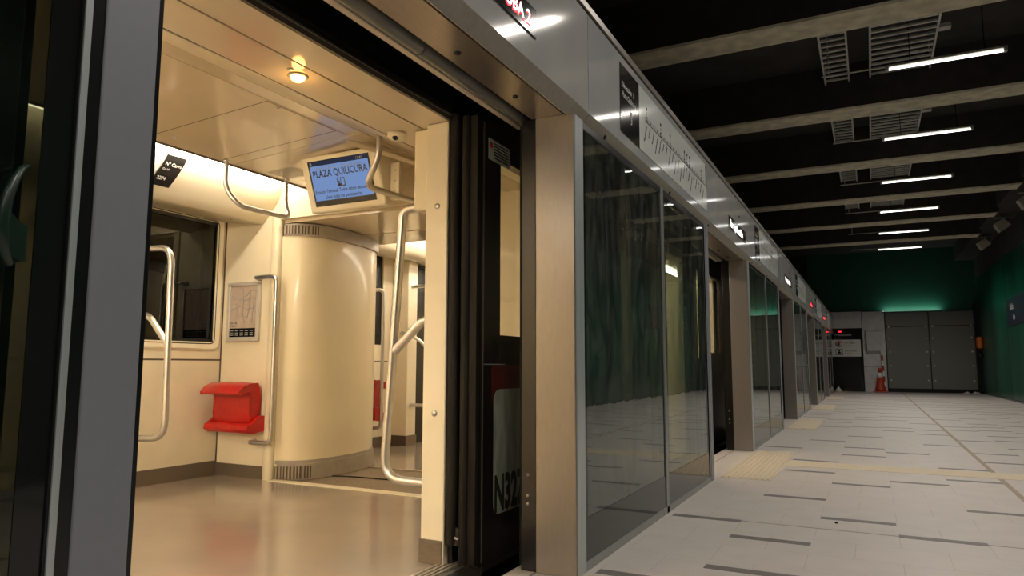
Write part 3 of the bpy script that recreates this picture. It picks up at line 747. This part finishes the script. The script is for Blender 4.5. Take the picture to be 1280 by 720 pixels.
# monitor
t = thing('passenger_monitor', (-2.23, 4.15, 2.59), 'beige framed monitor with blue screen reading PLAZA QUILICURA hanging from train ceiling', 'monitor')
yt, yb2, zt, zb = 3.97, 4.12, 2.585, 2.175
xl, xr = -2.60, -1.87
b = MB(); b.hexa([(xl, yb2, zb), (xr, yb2, zb), (xr, yb2+.14, zb+.03), (xl, yb2+.14, zb+.03)], [(xl, yt, zt), (xr, yt, zt), (xr, yt+.32, zt), (xl, yt+.32, zt)], 'beige'); b.build('housing', t, bevel=.018, seg=3)
def tv(x, s, off=.0):
    n = Vector((0, -(zt-zb), -(yb2-yt))).normalized()
    return Vector((x, yb2+(yt-yb2)*s, zb+(zt-zb)*s))+n*off
b = MB(); b.quad(tv(-2.53, .11, .002), tv(-1.94, .11, .002), tv(-1.94, .91, .002), tv(-2.53, .91, .002), 'ink'); b.build('bezel', t)
b = MB()
a_, c_ = -2.515, -1.955
b.quad(tv(a_, .21, .003), tv(c_, .21, .003), tv(c_, .82, .003), tv(a_, .82, .003), 'screen')
b.quad(tv(a_, .82, .003), tv(c_, .82, .003), tv(c_, .90, .003), tv(a_, .90, .003), 'screendark')
ux = Vector((1, 0, 0)); vz = (tv(0, 1)-tv(0, 0)).normalized()
b.text('Estación Terminal   Terminal Station', tv(-2.46, .745, .004), ux, vz, .034, 'greyink', sx=.9)
b.text('PLAZA QUILICURA', tv(-2.235, .62, .004), ux, vz, .074, 'ink', 'CENTER', sx=.84, bold=.018)
b.text('Estación Terminal. Todos deben descender.', tv(-2.235, .335, .004), ux, vz, .038, 'ink', 'CENTER', sx=.80, bold=.012)
b.text('Lleve todas sus pertenencias.', tv(-2.235, .235, .004), ux, vz, .038, 'ink', 'CENTER', sx=.80, bold=.012)
b.quad(tv(-2.275, .42, .004), tv(-2.20, .42, .004), tv(-2.20, .57, .004), tv(-2.275, .57, .004), 'ink')
b.quad(tv(-2.268, .47, .005), tv(-2.242, .47, .005), tv(-2.242, .56, .005), tv(-2.268, .56, .005), 'screen')
b.quad(tv(-2.236, .44, .005), tv(-2.207, .44, .005), tv(-2.207, .56, .005), tv(-2.236, .56, .005), 'screen')
b.quad(tv(-2.262, .44, .006), tv(-2.25, .44, .006), tv(-2.25, .52, .006), tv(-2.262, .52, .006), 'ink')
b.text('12:45', tv(-2.0, .835, .004), ux, vz, .03, 'greyink', 'RIGHT')
b.quad(tv(-2.508, .835, .004), tv(-2.49, .835, .004), tv(-2.49, .885, .004), tv(-2.508, .885, .004), 'greyink')
b.build('screen', t)
b = MB(); b.box(-1.86, -1.78, 4.15, 4.19, 2.22, 2.50, 'beige')
for zz in (2.28, 2.36, 2.44): b.lathe([(.008, 0), (.006, .004)], (-1.815, 4.15, zz), (0,-1,0), 'steel', 10)
b.build('side_bracket', t, bevel=.01)

# framed map on end wall
t = thing('framed_map', (-3.8, 4.59, 1.22), 'metal framed network map on the beige wall above the near red seat', 'framed map')
b = MB()
for (x0, x1, z0, z1) in ((-4.01, -3.605, 1.205, 1.245), (-4.01, -3.605, 1.71, 1.75), (-4.01, -3.975, 1.22, 1.74), (-3.64, -3.605, 1.22, 1.74)): b.box(x0, x1, 4.565, 4.598, z0, z1, 'frame_al')
b.build('frame', t, bevel=.008, seg=3)
b = MB(); b.box(-3.975, -3.64, 4.583, 4.590, 1.245, 1.71, 'paper'); b.box(-3.975, -3.64, 4.580, 4.583, 1.245, 1.325, 'ink')
rd = random.Random(3)
def P3(x, z): return (x, 4.5815, z)
for pts in ([(-3.95, 1.62), (-3.85, 1.60), (-3.78, 1.62), (-3.72, 1.67), (-3.66, 1.66)], [(-3.93, 1.59), (-3.80, 1.58), (-3.70, 1.60)], [(-3.82, 1.69), (-3.81, 1.55), (-3.82, 1.45), (-3.79, 1.38)], [(-3.73, 1.64), (-3.74, 1.50), (-3.76, 1.42), (-3.82, 1.44)], [(-3.95, 1.50), (-3.85, 1.53), (-3.75, 1.49), (-3.67, 1.52)], [(-3.90, 1.55), (-3.87, 1.42)], [(-3.68, 1.60), (-3.70, 1.38)]):
    b.tube([P3(*p) for p in pts], .0022, 'greyink', 6)
    for p in pts: b.lathe([(.006, 0), (.006, .002)], P3(*p), (0,-1,0), 'greyink', 8)
b.text('Red de', (-3.965, 4.5815, 1.365), (1,0,0), (0,0,1), .028, 'ink'); b.text('Metro', (-3.965, 4.5815, 1.338), (1,0,0), (0,0,1), .028, 'ink')
for k in range(5):
    for j in range(3): b.box(-3.965+.062*k, -3.965+.062*k+.04, 4.579, 4.580, 1.26+.02*j, 1.266+.02*j, 'greyink')
b.build('map_sheet', t)

# handrails
def rail(name, pts, r, label, rnd=.08, flanges=(), grp='stainless grab rails in the train', ends=()):
    t = thing(name, tuple(pts[-1]), label, 'grab rail', grp)
    MB().tube(pts, r, 'steel', 16, round_=rnd).build('tube', t)
    for e in ends:
        MB().tube(e, r, 'steel', 14, round_=.05).build('branch_tube', t)
    if flanges:
        b = MB()
        for (c, a) in flanges: b.lathe([(r*1.5, 0), (r*1.5, .006), (r*1.1, .014)], c, a, 'steel', 16)
        build_each(b, 'flange', t)
    return t
rail('grab_rail', [(-3.63, 4.60, 1.775), (-3.63, 4.535, 1.775), (-3.365, 4.535, 1.775), (-3.365, 4.535, .32), (-3.62, 4.535, .32), (-3.62, 4.60, .32)], .019, 'slim vertical stainless grab rail beside the framed map and near red seat', .07, [((-3.63, 4.60, 1.775), (0,-1,0)), ((-3.62, 4.60, .32), (0,-1,0))])
YL = 3.50
rail('grab_rail', [(-4.10, YL, 1.90), (-3.39, YL, 1.875), (-3.36, YL, .46), (-4.10, YL, .42)], .024, 'stainless looped grab rail with side branch at the left, behind the grey post', .13, [((-4.10, YL, 1.90), (1,0,0)), ((-4.10, YL, .42), (1,0,0))], ends=([(-3.375, YL, 1.14), (-3.60, YL, 1.36), (-4.10, YL, 1.45)],))
YR = 3.20
rail('grab_rail', [(-.935, YR, 1.875), (-1.045, YR, 1.875), (-1.145, YR, .375), (-.82, YR, .37)], .025, 'large stainless looped grab rail with diagonal branch beside the right door jamb', .13, [((-.83, YR, .37), (-1,0,0))], ends=([(-1.085, YR, 1.075), (-.90, YR, 1.24), (-.82, YR, 1.24)],))
rail('ceiling_grab_handle', [(-3.05, 3.67, 2.55), (-3.05, 3.67, 2.33), (-2.97, 3.74, 2.20), (-2.95, 4.25, 2.20), (-3.05, 4.29, 2.33), (-3.05, 4.29, 2.55)], .019, 'stainless ceiling grab handle hanging by the light strip, left of the monitor', .09, [((-3.05, 3.67, 2.55), (0,0,-1)), ((-3.05, 4.29, 2.55), (0,0,-1))], grp='stainless grab handles on the train ceiling')
rail('ceiling_grab_handle', [(-1.50, 3.55, 2.52), (-1.50, 3.55, 2.34), (-1.63, 3.58, 2.165), (-1.58, 4.25, 2.165), (-1.50, 4.30, 2.34), (-1.50, 4.30, 2.52)], .021, 'stainless ceiling grab handle in front of the monitor, right side', .09, [((-1.50, 3.55, 2.50), (0,0,-1))], grp='stainless grab handles on the train ceiling')

# folding seat
def make_seat(cx, yw, s, label):
    """s=-1 faces -Y"""
    t = thing('folding_seat', (cx, yw, .40), label, 'seat', 'red folding seats in the train')
    X0, X1 = cx-.235, cx+.235
    def Y(d): return yw+s*d
    # back panel, curved profile (depth from wall, z)
    b = MB()
    prof = [(.03, .46), (.13, .46), (.155, .56), (.155, .68), (.145, .745), (.15, .77), (.18, .78), (.23, .765), (.275, .735), (.29, .745), (.29, .77), (.24, .815), (.17, .84), (.09, .845), (.045, .80), (.03, .70)]
    n = len(prof); xs = [X0, X0+.03, X0+.15, cx, X1-.15, X1-.03, X1]
    vs = []
    for i, x in enumerate(xs):
        for (d, z) in prof:
            fl = 1+(.04*(z-.76)/.09 if z > .76 else 0)
            e = abs(x-cx)/.225
            vs.append((cx+(x-cx)*fl*(1-.04*(z < .7)), Y(d-(.015*(e**4)) if d > .06 else d), z-(.012*e**3 if z > .76 else 0)))
    fs = []
    for i in range(len(xs)-1):
        for k in range(n): fs.append((i*n+k, i*n+(k+1) % n, (i+1)*n+(k+1) % n, (i+1)*n+k))
    fs += [tuple(range(n)), tuple((len(xs)-1)*n+k for k in range(n))[::-1]]
    b.add(vs, fs, 'red', True); b.build('seat_shell', t, bevel=.006)
    b = MB(); b.tube([(X0-.02, Y(.15), .445), (X1+.03, Y(.15), .445)], .042, 'red', 16); b.box(X0, X1, Y(.03), Y(.15), .415, .48, 'red'); b.build('hinge_bar', t, bevel=.01)
    for sx in (X0-.025, X1+.025):
        b = MB(); b.prism([(Y(.0), .42), (Y(.14), .40), (Y(.19), .43), (Y(.18), .47), (Y(.06), .55), (Y(.0), .55)], 'x', sx-.018, sx+.018, 'red'); b.build('side_arm', t, bevel=.012, seg=3)
    b = MB(); b.box(X0+.05, X1-.05, Y(0), Y(.04), .43, .78, 'black'); b.build('wall_bracket', t)
    return t
make_seat(-3.775, 4.60, -1, 'folded red plastic seat on the beige wall below the framed map')

# camera dome
t = thing('security_camera', (-1.05, 3.13, 2.30), 'small beige dome security camera with black lens at top of right door jamb', 'camera')
b = MB(); b.lathe([(.055, 0), (.052, .025), (.04, .038)], (-1.05, 3.13, 2.30), (0,0,-1), 'beige', 20); b.build('base', t)
b = MB(); b.lathe([(.02, 0), (.018, .01), (.010, .018), (.001, .02)], (-1.04, 3.105, 2.270), (-.1,-.75,-.55), 'black', 16); b.build('lens', t)
# amber lamp
t = thing('door_warning_lamp', (-.98, 2.285, 2.30), 'round glowing amber lamp in the train ceiling above the doorway', 'lamp')
b = MB(); b.lathe([(.046, 0), (.046, .004), (.038, .007), (.034, .004)], (-.98, 2.285, 2.30), (0,0,-1), 'strip', 22); b.build('rim', t)
b = MB(); b.lathe([(.035, 0), (.030, .014), (.018, .022), (.001, .025)], (-.98, 2.285, 2.297), (0,0,-1), 'amber', 20); b.build('lens', t)

# ================================================================== GANGWAY
arc = [(-3.41, 4.63), (-3.36, 4.645), (-3.27, 4.685), (-3.20, 4.75), (-3.15, 4.86), (-3.13, 5.0), (-3.125, 5.15), (-3.13, 5.30), (-3.15, 5.45), (-3.18, 5.60), (-3.23, 5.73), (-3.30, 5.85), (-3.38, 5.92)]
def arcwall(b, z0, z1, d, m, arc=arc, mirror=None):
    n = len(arc); vs = []
    for z in (z0, z1):
        for (x, y) in arc:
            x2 = x+d
            if mirror: x2 = 2*mirror-x2
            vs.append((x2, y, z))
    b.add(vs, [(i, i+1, n+i+1, n+i) for i in range(n-1)], m, True)
def arcslab(b, z0, z1, d0, d1, m, mirror=None):
    arcwall(b, z0, z1, d1, m, mirror=mirror); arcwall(b, z0, z1, d0, m, mirror=mirror)
    n = len(arc)
    for z in (z0, z1):
        vs = []
        for d in (d0, d1):
            for (x, y) in arc: vs.append(((2*mirror-(x+d)) if mirror else x+d, y, z))
        b.add(vs, [(i, i+1, n+i+1, n+i) for i in range(n-1)], m, True)
gw = thing('gangway', (-2.43, 4.65, 0), 'gangway between train cars with curved beige cover and grey ribbed trim', 'gangway')
for side, mir in (('l', None), ('r', -2.43)):
    b = MB(); arcslab(b, .11, 2.15, -.08, 0, 'cover', mir); b.build('curved_cover', gw)
    b = MB(); arcslab(b, .0, .135, -.05, .03, 'greytrim', mir); 
    arcslab(b, .135, .165, -.03, .012, 'greytrim', mir)
    o = b.build('bottom_trim', gw, bevel=.012)
    b = MB(); arcslab(b, 2.15, 2.262, -.05, .03, 'greytrim', mir); o2 = b.build('top_trim', gw, bevel=.012)
    if not mir:
        r1 = MB(); r2 = MB(); slots = []
        def ap(s):
            L = [0]
            for i in range(1, len(arc)): L.append(L[-1]+math.dist(arc[i], arc[i-1]))
            for i in range(1, len(arc)):
                if s <= L[i]:
                    f_ = (s-L[i-1])/(L[i]-L[i-1]); return Vector((arc[i-1][0]+(arc[i][0]-arc[i-1][0])*f_, arc[i-1][1]+(arc[i][1]-arc[i-1][1])*f_))
        for k in range(11):
            s = .04+k*.026; p = ap(s); q = ap(s+.01); d = (q-p).normalized(); nn = Vector((d.y, -d.x))
            for (bb, za, zb_) in ((r1, .012, .118), (r2, 2.165, 2.245)):
                a0 = p+nn*.026; a1 = p+nn*.037
                e = d*.0055
                bb.hexa([(*(a0-e), za), (*(a0+e), za), (*(a1+e), za), (*(a1-e), za)], [(*(a0-e), zb_), (*(a0+e), zb_), (*(a1+e), zb_), (*(a1-e), zb_)], 'greytrim')
                e2 = d*.0075; a2 = p+d*.013+nn*.0305
                slots.append(MB()); slots[-1].hexa([(*(a0+d*.013-e2), za), (*(a0+d*.013+e2), za), (*(a2+e2), za), (*(a2-e2), za)], [(*(a0+d*.013-e2), zb_), (*(a0+d*.013+e2), zb_), (*(a2+e2), zb_), (*(a2-e2), zb_)], 'seam')
        build_each(r1, 'vent_rib', o); build_each(r2, 'vent_rib', o2)
        for k, q_ in enumerate(slots): q_.build('vent_slot', o if k % 2 == 0 else o2)
b = MB(); b.box(-3.45, -1.4, 4.60, 5.62, -.05, -.004, 'mat'); b.tube([(-3.15, 5.02, .0), (-2.9, 5.08, .002), (-2.4, 5.10, .002), (-1.9, 5.08, .002)], .006, 'black', 6, round_=.2); b.build('floor_plate', gw)
b = MB(); b.box(-3.40, -1.4, 4.55, 4.635, -.002, .006, 'cove'); b.box(-3.35, -1.4, 5.62, 5.66, -.002, .006, 'strip'); b.build('threshold', gw)
b = MB(); b.box(-3.5, -1.35, 4.65, 5.42, 2.27, 2.30, 'beige_ceiling'); b.box(-3.5, -1.35, 5.42, 5.44, 2.285, 2.3, 'seam'); b.box(-3.5, -1.35, 5.44, 5.93, 2.265, 2.30, 'beige_ceiling'); b.build('ceiling', gw)

# ================================================================== NEXT CAR
nc = thing('train_car', (-2.43, 6.0, 0), 'next train car of beige interior glimpsed beyond the gangway', 'train car')
YA, YB = 5.95, 12.5
b = MB(); b.box(XW-.05, -.66, 5.66, YB, -.12, -.001, 'trainfloor'); b.build('floor', nc)
b = MB(); b.box(XW-.05, XW, YA, YB, 0, 1.03, 'beige'); b.box(XW-.05, XW-.004, YA, YB, 1.03, 1.045, 'seam'); b.box(XW-.05, XW, YA, 6.35, 1.045, 2.4, 'beige'); b.box(XW-.05, XW, 7.02, YB, 1.045, 2.4, 'beige'); b.box(XW-.05, XW, 6.35, 7.02, 1.045, 1.24, 'beige'); b.build('far_wall', nc)
b = MB(); b.box(XW-.04, XW-.02, 6.3, 7.05, 1.2, 2.4, 'black'); b.build('window_pane', nc)
b = MB(); b.box(XW, XW+.012, YA, 7.2, 0, .128, 'skirting'); b.build('skirting', nc)
b = MB(); b.box(XW, -3.43, YA-.03, YA, 0, 2.4, 'beige'); b.build('end_wall', nc)
b = MB(); b.box(-4.10, -3.86, 7.22, 7.42, 0, 2.3, 'beige'); b.build('door_jamb', nc, bevel=.01)
b = MB(); b.box(-4.10, -3.852, 7.212, 7.43, 0, .13, 'skirting'); b.build('skirting', nc)
b = MB(); b.box(-4.14, -4.0, 7.43, 9.4, 0, 2.3, 'black'); b.build('door_leaf', nc)
b = MB(); b.box(-3.5, -1.0, YA, YB, 2.5, 2.55, 'beige_ceiling'); sheet(b, [(-4.10, 2.335), (-3.64, 2.275), (-3.56, 2.335), (-3.42, 2.5), (-3.385, 2.61), (-3.37, 2.66)], YA, YB, 'cove'); b.build('ceiling', nc)
b = MB(); b.tube([(-3.3, YA+.1, 2.47), (-3.3, YB-.1, 2.47)], .025, 'strip_light', 8); b.tube([(-1.5, YA+.1, 2.47), (-1.5, YB-.1, 2.47)], .025, 'strip_light', 8); b.build('light_tube', nc)
b = MB(); b.box(-.82, -.68, YA, 6.45, 0, 2.4, 'beige'); b.box(-.82, -.68, 6.45, 8.64, 2.25, 2.5, 'beige'); b.box(-.82, -.68, 8.64, 8.95, 0, 2.4, 'beige'); b.box(-.82, -.68, 8.95, 10.1, 0, 1.1, 'beige'); b.box(-.82, -.68, 8.95, 10.1, 2.2, 2.4, 'beige'); b.box(-.82, -.68, 10.1, YB, 0, 2.4, 'beige'); b.build('near_wall', nc)
b = MB(); b.box(XW, -.68, YB, YB+.05, 0, 2.6, 'beige'); b.build('end_wall', nc)
b = MB(); b.box(-.70, -.655, YA-1.3, 6.4, -.1, 3.0, 'leafdark'); b.box(-.70, -.66, 6.4, YB, 2.36, 3.0, 'black'); b.box(-.68, -.655, 8.64, 8.95, 0, 2.4, 'leafdark'); b.box(-.68, -.655, 8.95, 10.1, 0, 1.1, 'leafdark'); b.box(-.68, -.655, 8.95, 10.1, 2.2, 2.4, 'leafdark'); b.box(-.68, -.655, 10.1, YB, 0, 2.4, 'leafdark'); b.box(XW-.2, -.68, YA, YB, 2.8, 2.9, 'black'); b.build('outer_body', nc)
lf2 = train_leaf(8.63, 9.9, nc)
b = MB(); b.box(-.575, -.495, 8.63, 8.675, .02, 2.3, 'rubber'); b.build('leaf_edge_seal', lf2)
b = MB(); b.quad((-.52, 8.9, 1.16), (-.52, 9.78, 1.16), (-.52, 9.78, 2.13), (-.52, 8.9, 2.13), 'glassclear'); b.build('leaf_pane', lf2)
b = MB(); b.box(-.56, -.50, 5.25, 6.85, 0, 2.3, 'leafdark'); b.build('door_leaf', nc)
make_seat(-3.63, YA, 1, 'folded red seat in the next train car, seen edge-on past the gangway')
rail('grab_rail', [(-3.53, YA, 1.80), (-3.53, YA+.10, 1.80), (-3.35, YA+.10, 1.80), (-3.35, YA+.10, .33), (-3.53, YA+.10, .33), (-3.53, YA, .33)], .019, 'slim vertical stainless grab rail in the next car beside the edge-on red seat', .07)
rail('grab_rail', [(-3.86, 7.3, 1.98), (-3.0, 7.3, 1.98)], .022, 'horizontal stainless rail in the next train car, upper one', 0)
rail('grab_rail', [(-3.86, 7.3, .50), (-3.0, 7.3, .50)], .022, 'horizontal stainless rail in the next train car, lower one', 0)
rail('grab_rail', [(-3.95, 7.2, 1.40), (-3.72, 7.25, 1.32), (-3.45, 7.3, 1.05)], .022, 'diagonal stainless rail in the next train car, between two horizontal rails', .1)
t = thing('framed_map', (-3.6, 8.2, 1.7), 'bright framed notice on the wall of the next train car', 'framed map')
b = MB(); b.box(-3.95, -3.5, 8.3, 8.33, 1.75, 2.35, 'steel'); b.build('frame', t, bevel=.01)
b = MB(); b.box(-3.92, -3.53, 8.29, 8.3, 1.79, 2.31, 'white'); b.build('sheet', t)
# remaining train body farther on (dark, seen through screens and doorways)
t = thing('train_car', (-2.4, 13, 0), 'dark body of the farther train cars behind the distant glass screens', 'train car')
b = MB(); b.box(-4.2, -.66, 12.7, YE-.3, -.1, 2.9, 'leafdark'); b.build('body', t)
b = MB()
for k in range(4):
    yy = 12.9+k*4.3; b.box(-.66, -.655, yy, yy+1.0, 1.2, 2.1, 'black')
b.build('window', t)

# ================================================================== END WALL FITTINGS
Y = YE
t = thing('staff_door', (.42, Y, 0), 'black staff door with Precaución warning board at the platform end', 'door')
b = MB(); b.box(-.16, .98, Y-.06, Y-.001, 0, 2.47, 'ink'); b.build('door_frame', t, bevel=.01)
b = MB(); b.box(-.06, .90, Y-.075, Y-.06, .12, 1.33, 'black'); b.build('glass_panel', t)
b = MB(); b.box(-.14, .94, Y-.085, Y-.06, 1.36, 2.03, 'white')
Z = Y-.087
def disc(b, x, z, r, m, d=0): b.lathe([(r, 0), (r, .004)], (x, Z+.002-d, z), (0,-1,0), m, 24)
disc(b, .16, 1.86, .125, 'redink'); disc(b, .16, 1.86, .10, 'white', .004)
b.prism([(.14, 1.80), (.18, 1.80), (.20, 1.86), (.18, 1.91), (.15, 1.94), (.12, 1.90), (.15, 1.86)], 'y', Z-.012, Z-.006, 'ink')
b.hexa([(.075, Z-.012, 1.79), (.09, Z-.012, 1.775), (.09, Z-.014, 1.775), (.075, Z-.014, 1.79)], [(.23, Z-.012, 1.945), (.245, Z-.012, 1.93), (.245, Z-.014, 1.93), (.23, Z-.014, 1.945)], 'redink')
b.box(.03, .29, Z-.004, Z, 1.42, 1.66, 'ink'); b.box(.05, .27, Z-.008, Z-.004, 1.44, 1.64, 'white')
b.lathe([(.035, 0), (.035, .004)], (.16, Z-.008, 1.585), (0,-1,0), 'ink', 14); b.box(.10, .22, Z-.012, Z-.008, 1.48, 1.55, 'ink')
b.text('No Pasar', (.36, Z-.002, 1.87), (1,0,0), (0,0,1), .10, 'ink'); b.text('No entry', (.36, Z-.002, 1.77), (1,0,0), (0,0,1), .075, 'greyink')
b.text('Sólo Personal', (.36, Z-.002, 1.56), (1,0,0), (0,0,1), .085, 'ink', sx=.9); b.text('Staff only', (.36, Z-.002, 1.46), (1,0,0), (0,0,1), .075, 'greyink')
b.build('warning_board', t)
b = MB(); b.text('Precaución', (-.0, Y-.064, 2.18), (1,0,0), (0,0,1), .14, 'whiteink'); b.text('Caution', (-.0, Y-.064, 2.07), (1,0,0), (0,0,1), .09, 'greyink'); b.build('lettering', t)
b = MB(); b.box(.16, .27, Y-.08, Y-.06, 2.33, 2.37, 'tiny_red'); b.build('indicator_light', t)
b = MB(); b.box(-.14, 1.0, Y-.12, Y-.001, 2.48, 3.13, 'panelgrey'); tag(b.build('wall_panel', bevel=.01), 'light grey panel over the black staff door', 'wall panel')
b = MB(); b.box(1.02, 1.80, Y-.14, Y-.001, 0, 3.11, 'panelgrey'); b.box(1.02, 1.74, Y-.143, Y-.139, .95, .96, 'seam'); tag(b.build('wall_panel', bevel=.01), 'tall light grey panel right of the black staff door', 'wall panel')
t = thing('electrical_box', (1.42, Y-.14, 1.57), 'light grey electrical box on the tall grey panel', 'box')
b = MB(); b.box(1.15, 1.70, Y-.34, Y-.142, 1.57, 2.33, 'greyb'); b.build('cabinet', t, bevel=.01)
b = MB(); b.box(1.13, 1.15, Y-.34, Y-.142, 1.57, 2.36, 'ink'); b.build('side_shadow_gap', t)
# gates
def gate(x0, x1, label):
    t = thing('gate_panel', ((x0+x1)/2, Y-.1, 0), label, 'gate', 'grey perforated gate panels')
    b = MB(); b.box(x0, x1, Y-.10, Y-.02, .14, 2.5, 'gate'); b.box(x0, x1, Y-.10, Y-.02, 2.53, 3.05, 'gate'); b.box(x0+.04, x1-.04, Y-.08, Y-.03, 2.49, 2.54, 'seam'); b.build('panel', t, bevel=.006)
    b = MB()
    for zz in (.45, 1.0, 1.53, 2.05, 2.5):
        for xx in (x0+.10, x1-.09): b.lathe([(.032, 0), (.03, .02), (.01, .03)], (xx, Y-.10, zz), (0,-1,0), 'white', 12)
    build_each(b, 'bolt', t)
    return t
gate(1.84, 3.27, 'left grey perforated gate panel at the platform end')
gate(3.30, 4.72, 'right grey perforated gate panel at the platform end')
MB().box(1.74, XR, Y-.06, Y-.001, 0, .14, 'black').build('baseboard_end', kind='structure')
MB().box(4.72, XR, Y-.3, Y-.001, 0, 3.3, 'black').build('trim_3', kind='structure')
# cone
t = thing('traffic_cone', (1.56, Y-.5, 0), 'orange-red traffic cone with white band before the grey gate', 'cone')
cx, cy = 1.55, Y-.5
b = MB(); b.box(cx-.27, cx+.27, cy-.27, cy+.27, 0, .04, 'conered'); b.build('base', t, bevel=.02)
b = MB(); b.lathe([(.19, .04), (.17, .1), (.105, .55)], (cx, cy, 0), (0,0,1), 'conered', 24); b.lathe([(.105, .55), (.075, .74)], (cx, cy, 0), (0,0,1), 'white', 24); b.lathe([(.075, .74), (.05, .9), (.03, .92)], (cx, cy, 0), (0,0,1), 'conered', 24); b.build('cone_body', t)
t = thing('barrier_post', (1.74, Y-.36, 0), 'slim post wrapped with red and white tape behind the traffic cone', 'post')
b = MB(); 
for k in range(8): b.tube([(1.70-.01*k*.6, Y-.36, .2*k), (1.70-.01*(k+1)*.6, Y-.36, .2*(k+1))], .045-.002*k, 'white' if k % 2 else 'conered', 12)
b.build('pole', t)
# paper scraps
for k, (x, y, lab) in enumerate([(.10, 30.0, 'crumpled pale paper scrap on the floor by the last pillar'), (4.35, 30.6, 'pale scrap on the floor below the right gate panel'), (4.62, 30.6, 'pale scrap on the floor in the corner by the green wall')]):
    b = MB(); rr = random.Random(k); h_ = .2 if k == 0 else .06
    prof = [(.13, 0), (.11, h_*.35), (.05, h_*.7), (.02, h_)]
    b.lathe(prof, (x, y, 0), (0,0,1), 'scrap', 9)
    b.v = [(v[0]+rr.uniform(-.03, .03), v[1]+rr.uniform(-.03, .03), max(0, v[2]+rr.uniform(-.02, .02)) if v[2] > .01 else 0) for v in b.v]
    tag(b.build('paper_scrap'), lab, 'litter')
# small litter on near floor
b = MB(); b.lathe([(.011, 0), (.009, .006), (.004, .008)], (1.03, 5.05, .001), (0,0,1), 'ink', 8); tag(b.build('pebble'), 'tiny dark pebble lying by a floor inlay on the platform', 'litter')
# orange box and sign on right wall
t = thing('alarm_box', (XR, 30.5, 1.6), 'orange rounded alarm beacon on the green wall in the far corner', 'alarm')
b = MB(); b.box(XR-.16, XR, 30.0, 30.55, 1.62, 2.05, 'orange'); b.build('housing', t, bevel=.07, seg=3)
b = MB(); b.box(XR-.18, XR-.16, 30.2, 30.35, 1.75, 1.92, 'conered'); b.box(XR-.10, XR, 30.1, 30.5, 1.35, 1.45, 'ink'); b.build('button', t, bevel=.01)
t = thing('wall_sign', (XR, 23.4, 2.1), 'dark navy sign with white lettering on the green right wall', 'sign')
b = MB(); b.box(XR-.03, XR, 21.4, 24.5, 2.13, 2.9, 'navy'); b.build('board', t, bevel=.01)
b = MB(); b.text('Salida', (XR-.033, 24.0, 2.58), (0,-1,0), (0,0,1), .24, 'whiteink'); b.text('Exit', (XR-.033, 23.6, 2.28), (0,-1,0), (0,0,1), .2, 'whiteink'); b.build('lettering', t)

# ================================================================== REAL LIGHTS
def area(name, loc, rot, sx, sy, power, col):
    l = bpy.data.lights.new(name, 'AREA'); l.shape = 'RECTANGLE'; l.size = sx; l.size_y = sy; l.energy = power; l.color = col
    o = bpy.data.objects.new(name, l); COL.objects.link(o); o.location = loc; o.rotation_euler = rot
    return o
def spot(name, loc, target, power, col, ang, blend=.6):
    l = bpy.data.lights.new(name, 'SPOT'); l.energy = power; l.color = col; l.spot_size = math.radians(ang); l.spot_blend = blend; l.shadow_soft_size = .08
    o = bpy.data.objects.new(name, l); COL.objects.link(o); o.location = loc
    o.rotation_euler = (Vector(target)-Vector(loc)).to_track_quat('-Z', 'Y').to_euler()
    return o
# platform tubes: area light just under each tube
for k in range(-5, 6):
    area('lamp_light', (2.27, 9.99+3.19*k, 4.80), (0, 0, 0), 1.2, .022, 52, (1., .92, .82)).data.spread = math.radians(142)
# wall washer on the end wall
area('end_wall_washer', (2.75, YE-.16, 3.10), (math.radians(157), 0, 0), 1.9, .04, 8, (.85, 1., .9))
t = thing('uplight', (2.75, YE-.75, 3.1), 'small dark uplight above the grey gates washing the green end wall', 'light')
b = MB(); b.box(1.75, 3.75, YE-.18, YE-.10, 3.052, 3.085, 'black'); b.build('housing', t)
# spotlights to the right wall
for (x, y) in [(4.55, 18.9), (4.50, 21.9), (4.48, 25.1)]:
    pass
# train interior
l = bpy.data.lights.new('amber_light', 'POINT'); l.energy = .5; l.color = (1., .5, .12); l.shadow_soft_size = .03
o = bpy.data.objects.new('amber_light', l); COL.objects.link(o); o.location = (-.98, 2.285, 2.24)

# world
wd = bpy.data.worlds.new('world'); SC.world = wd; wd.use_nodes = True
wd.node_tree.nodes['Background'].inputs['Color'].default_value = (.6, .65, .7, 1); wd.node_tree.nodes['Background'].inputs['Strength'].default_value = .004

# camera
cam = bpy.data.cameras.new('camera'); co = bpy.data.objects.new('camera', cam); COL.objects.link(co)
cam.sensor_width = 36; cam.lens = 877/1280*36; cam.clip_start = .02; cam.clip_end = 200
yaw, pit, rol = math.radians(27.0), math.radians(6.25), math.radians(.15)
F_ = Vector((-math.sin(yaw)*math.cos(pit), math.cos(yaw)*math.cos(pit), math.sin(pit)))
R_ = Vector((math.cos(yaw), math.sin(yaw), 0)); U_ = R_.cross(F_)
r2 = R_*math.cos(rol)+U_*math.sin(rol); u2 = -R_*math.sin(rol)+U_*math.cos(rol)
mw = Matrix.Identity(4)
for i in range(3): mw[i][0] = r2[i]; mw[i][1] = u2[i]; mw[i][2] = -F_[i]
mw.translation = (1.277, 0, 1.0); co.matrix_world = mw
SC.camera = co
SC.view_settings.view_transform = 'Standard'; SC.view_settings.look = 'None'; SC.view_settings.gamma = 1; SC.view_settings.exposure = 0
SC.view_settings.use_curve_mapping = False
for o in bpy.data.objects:
    if '_o' in o: del o['_o']
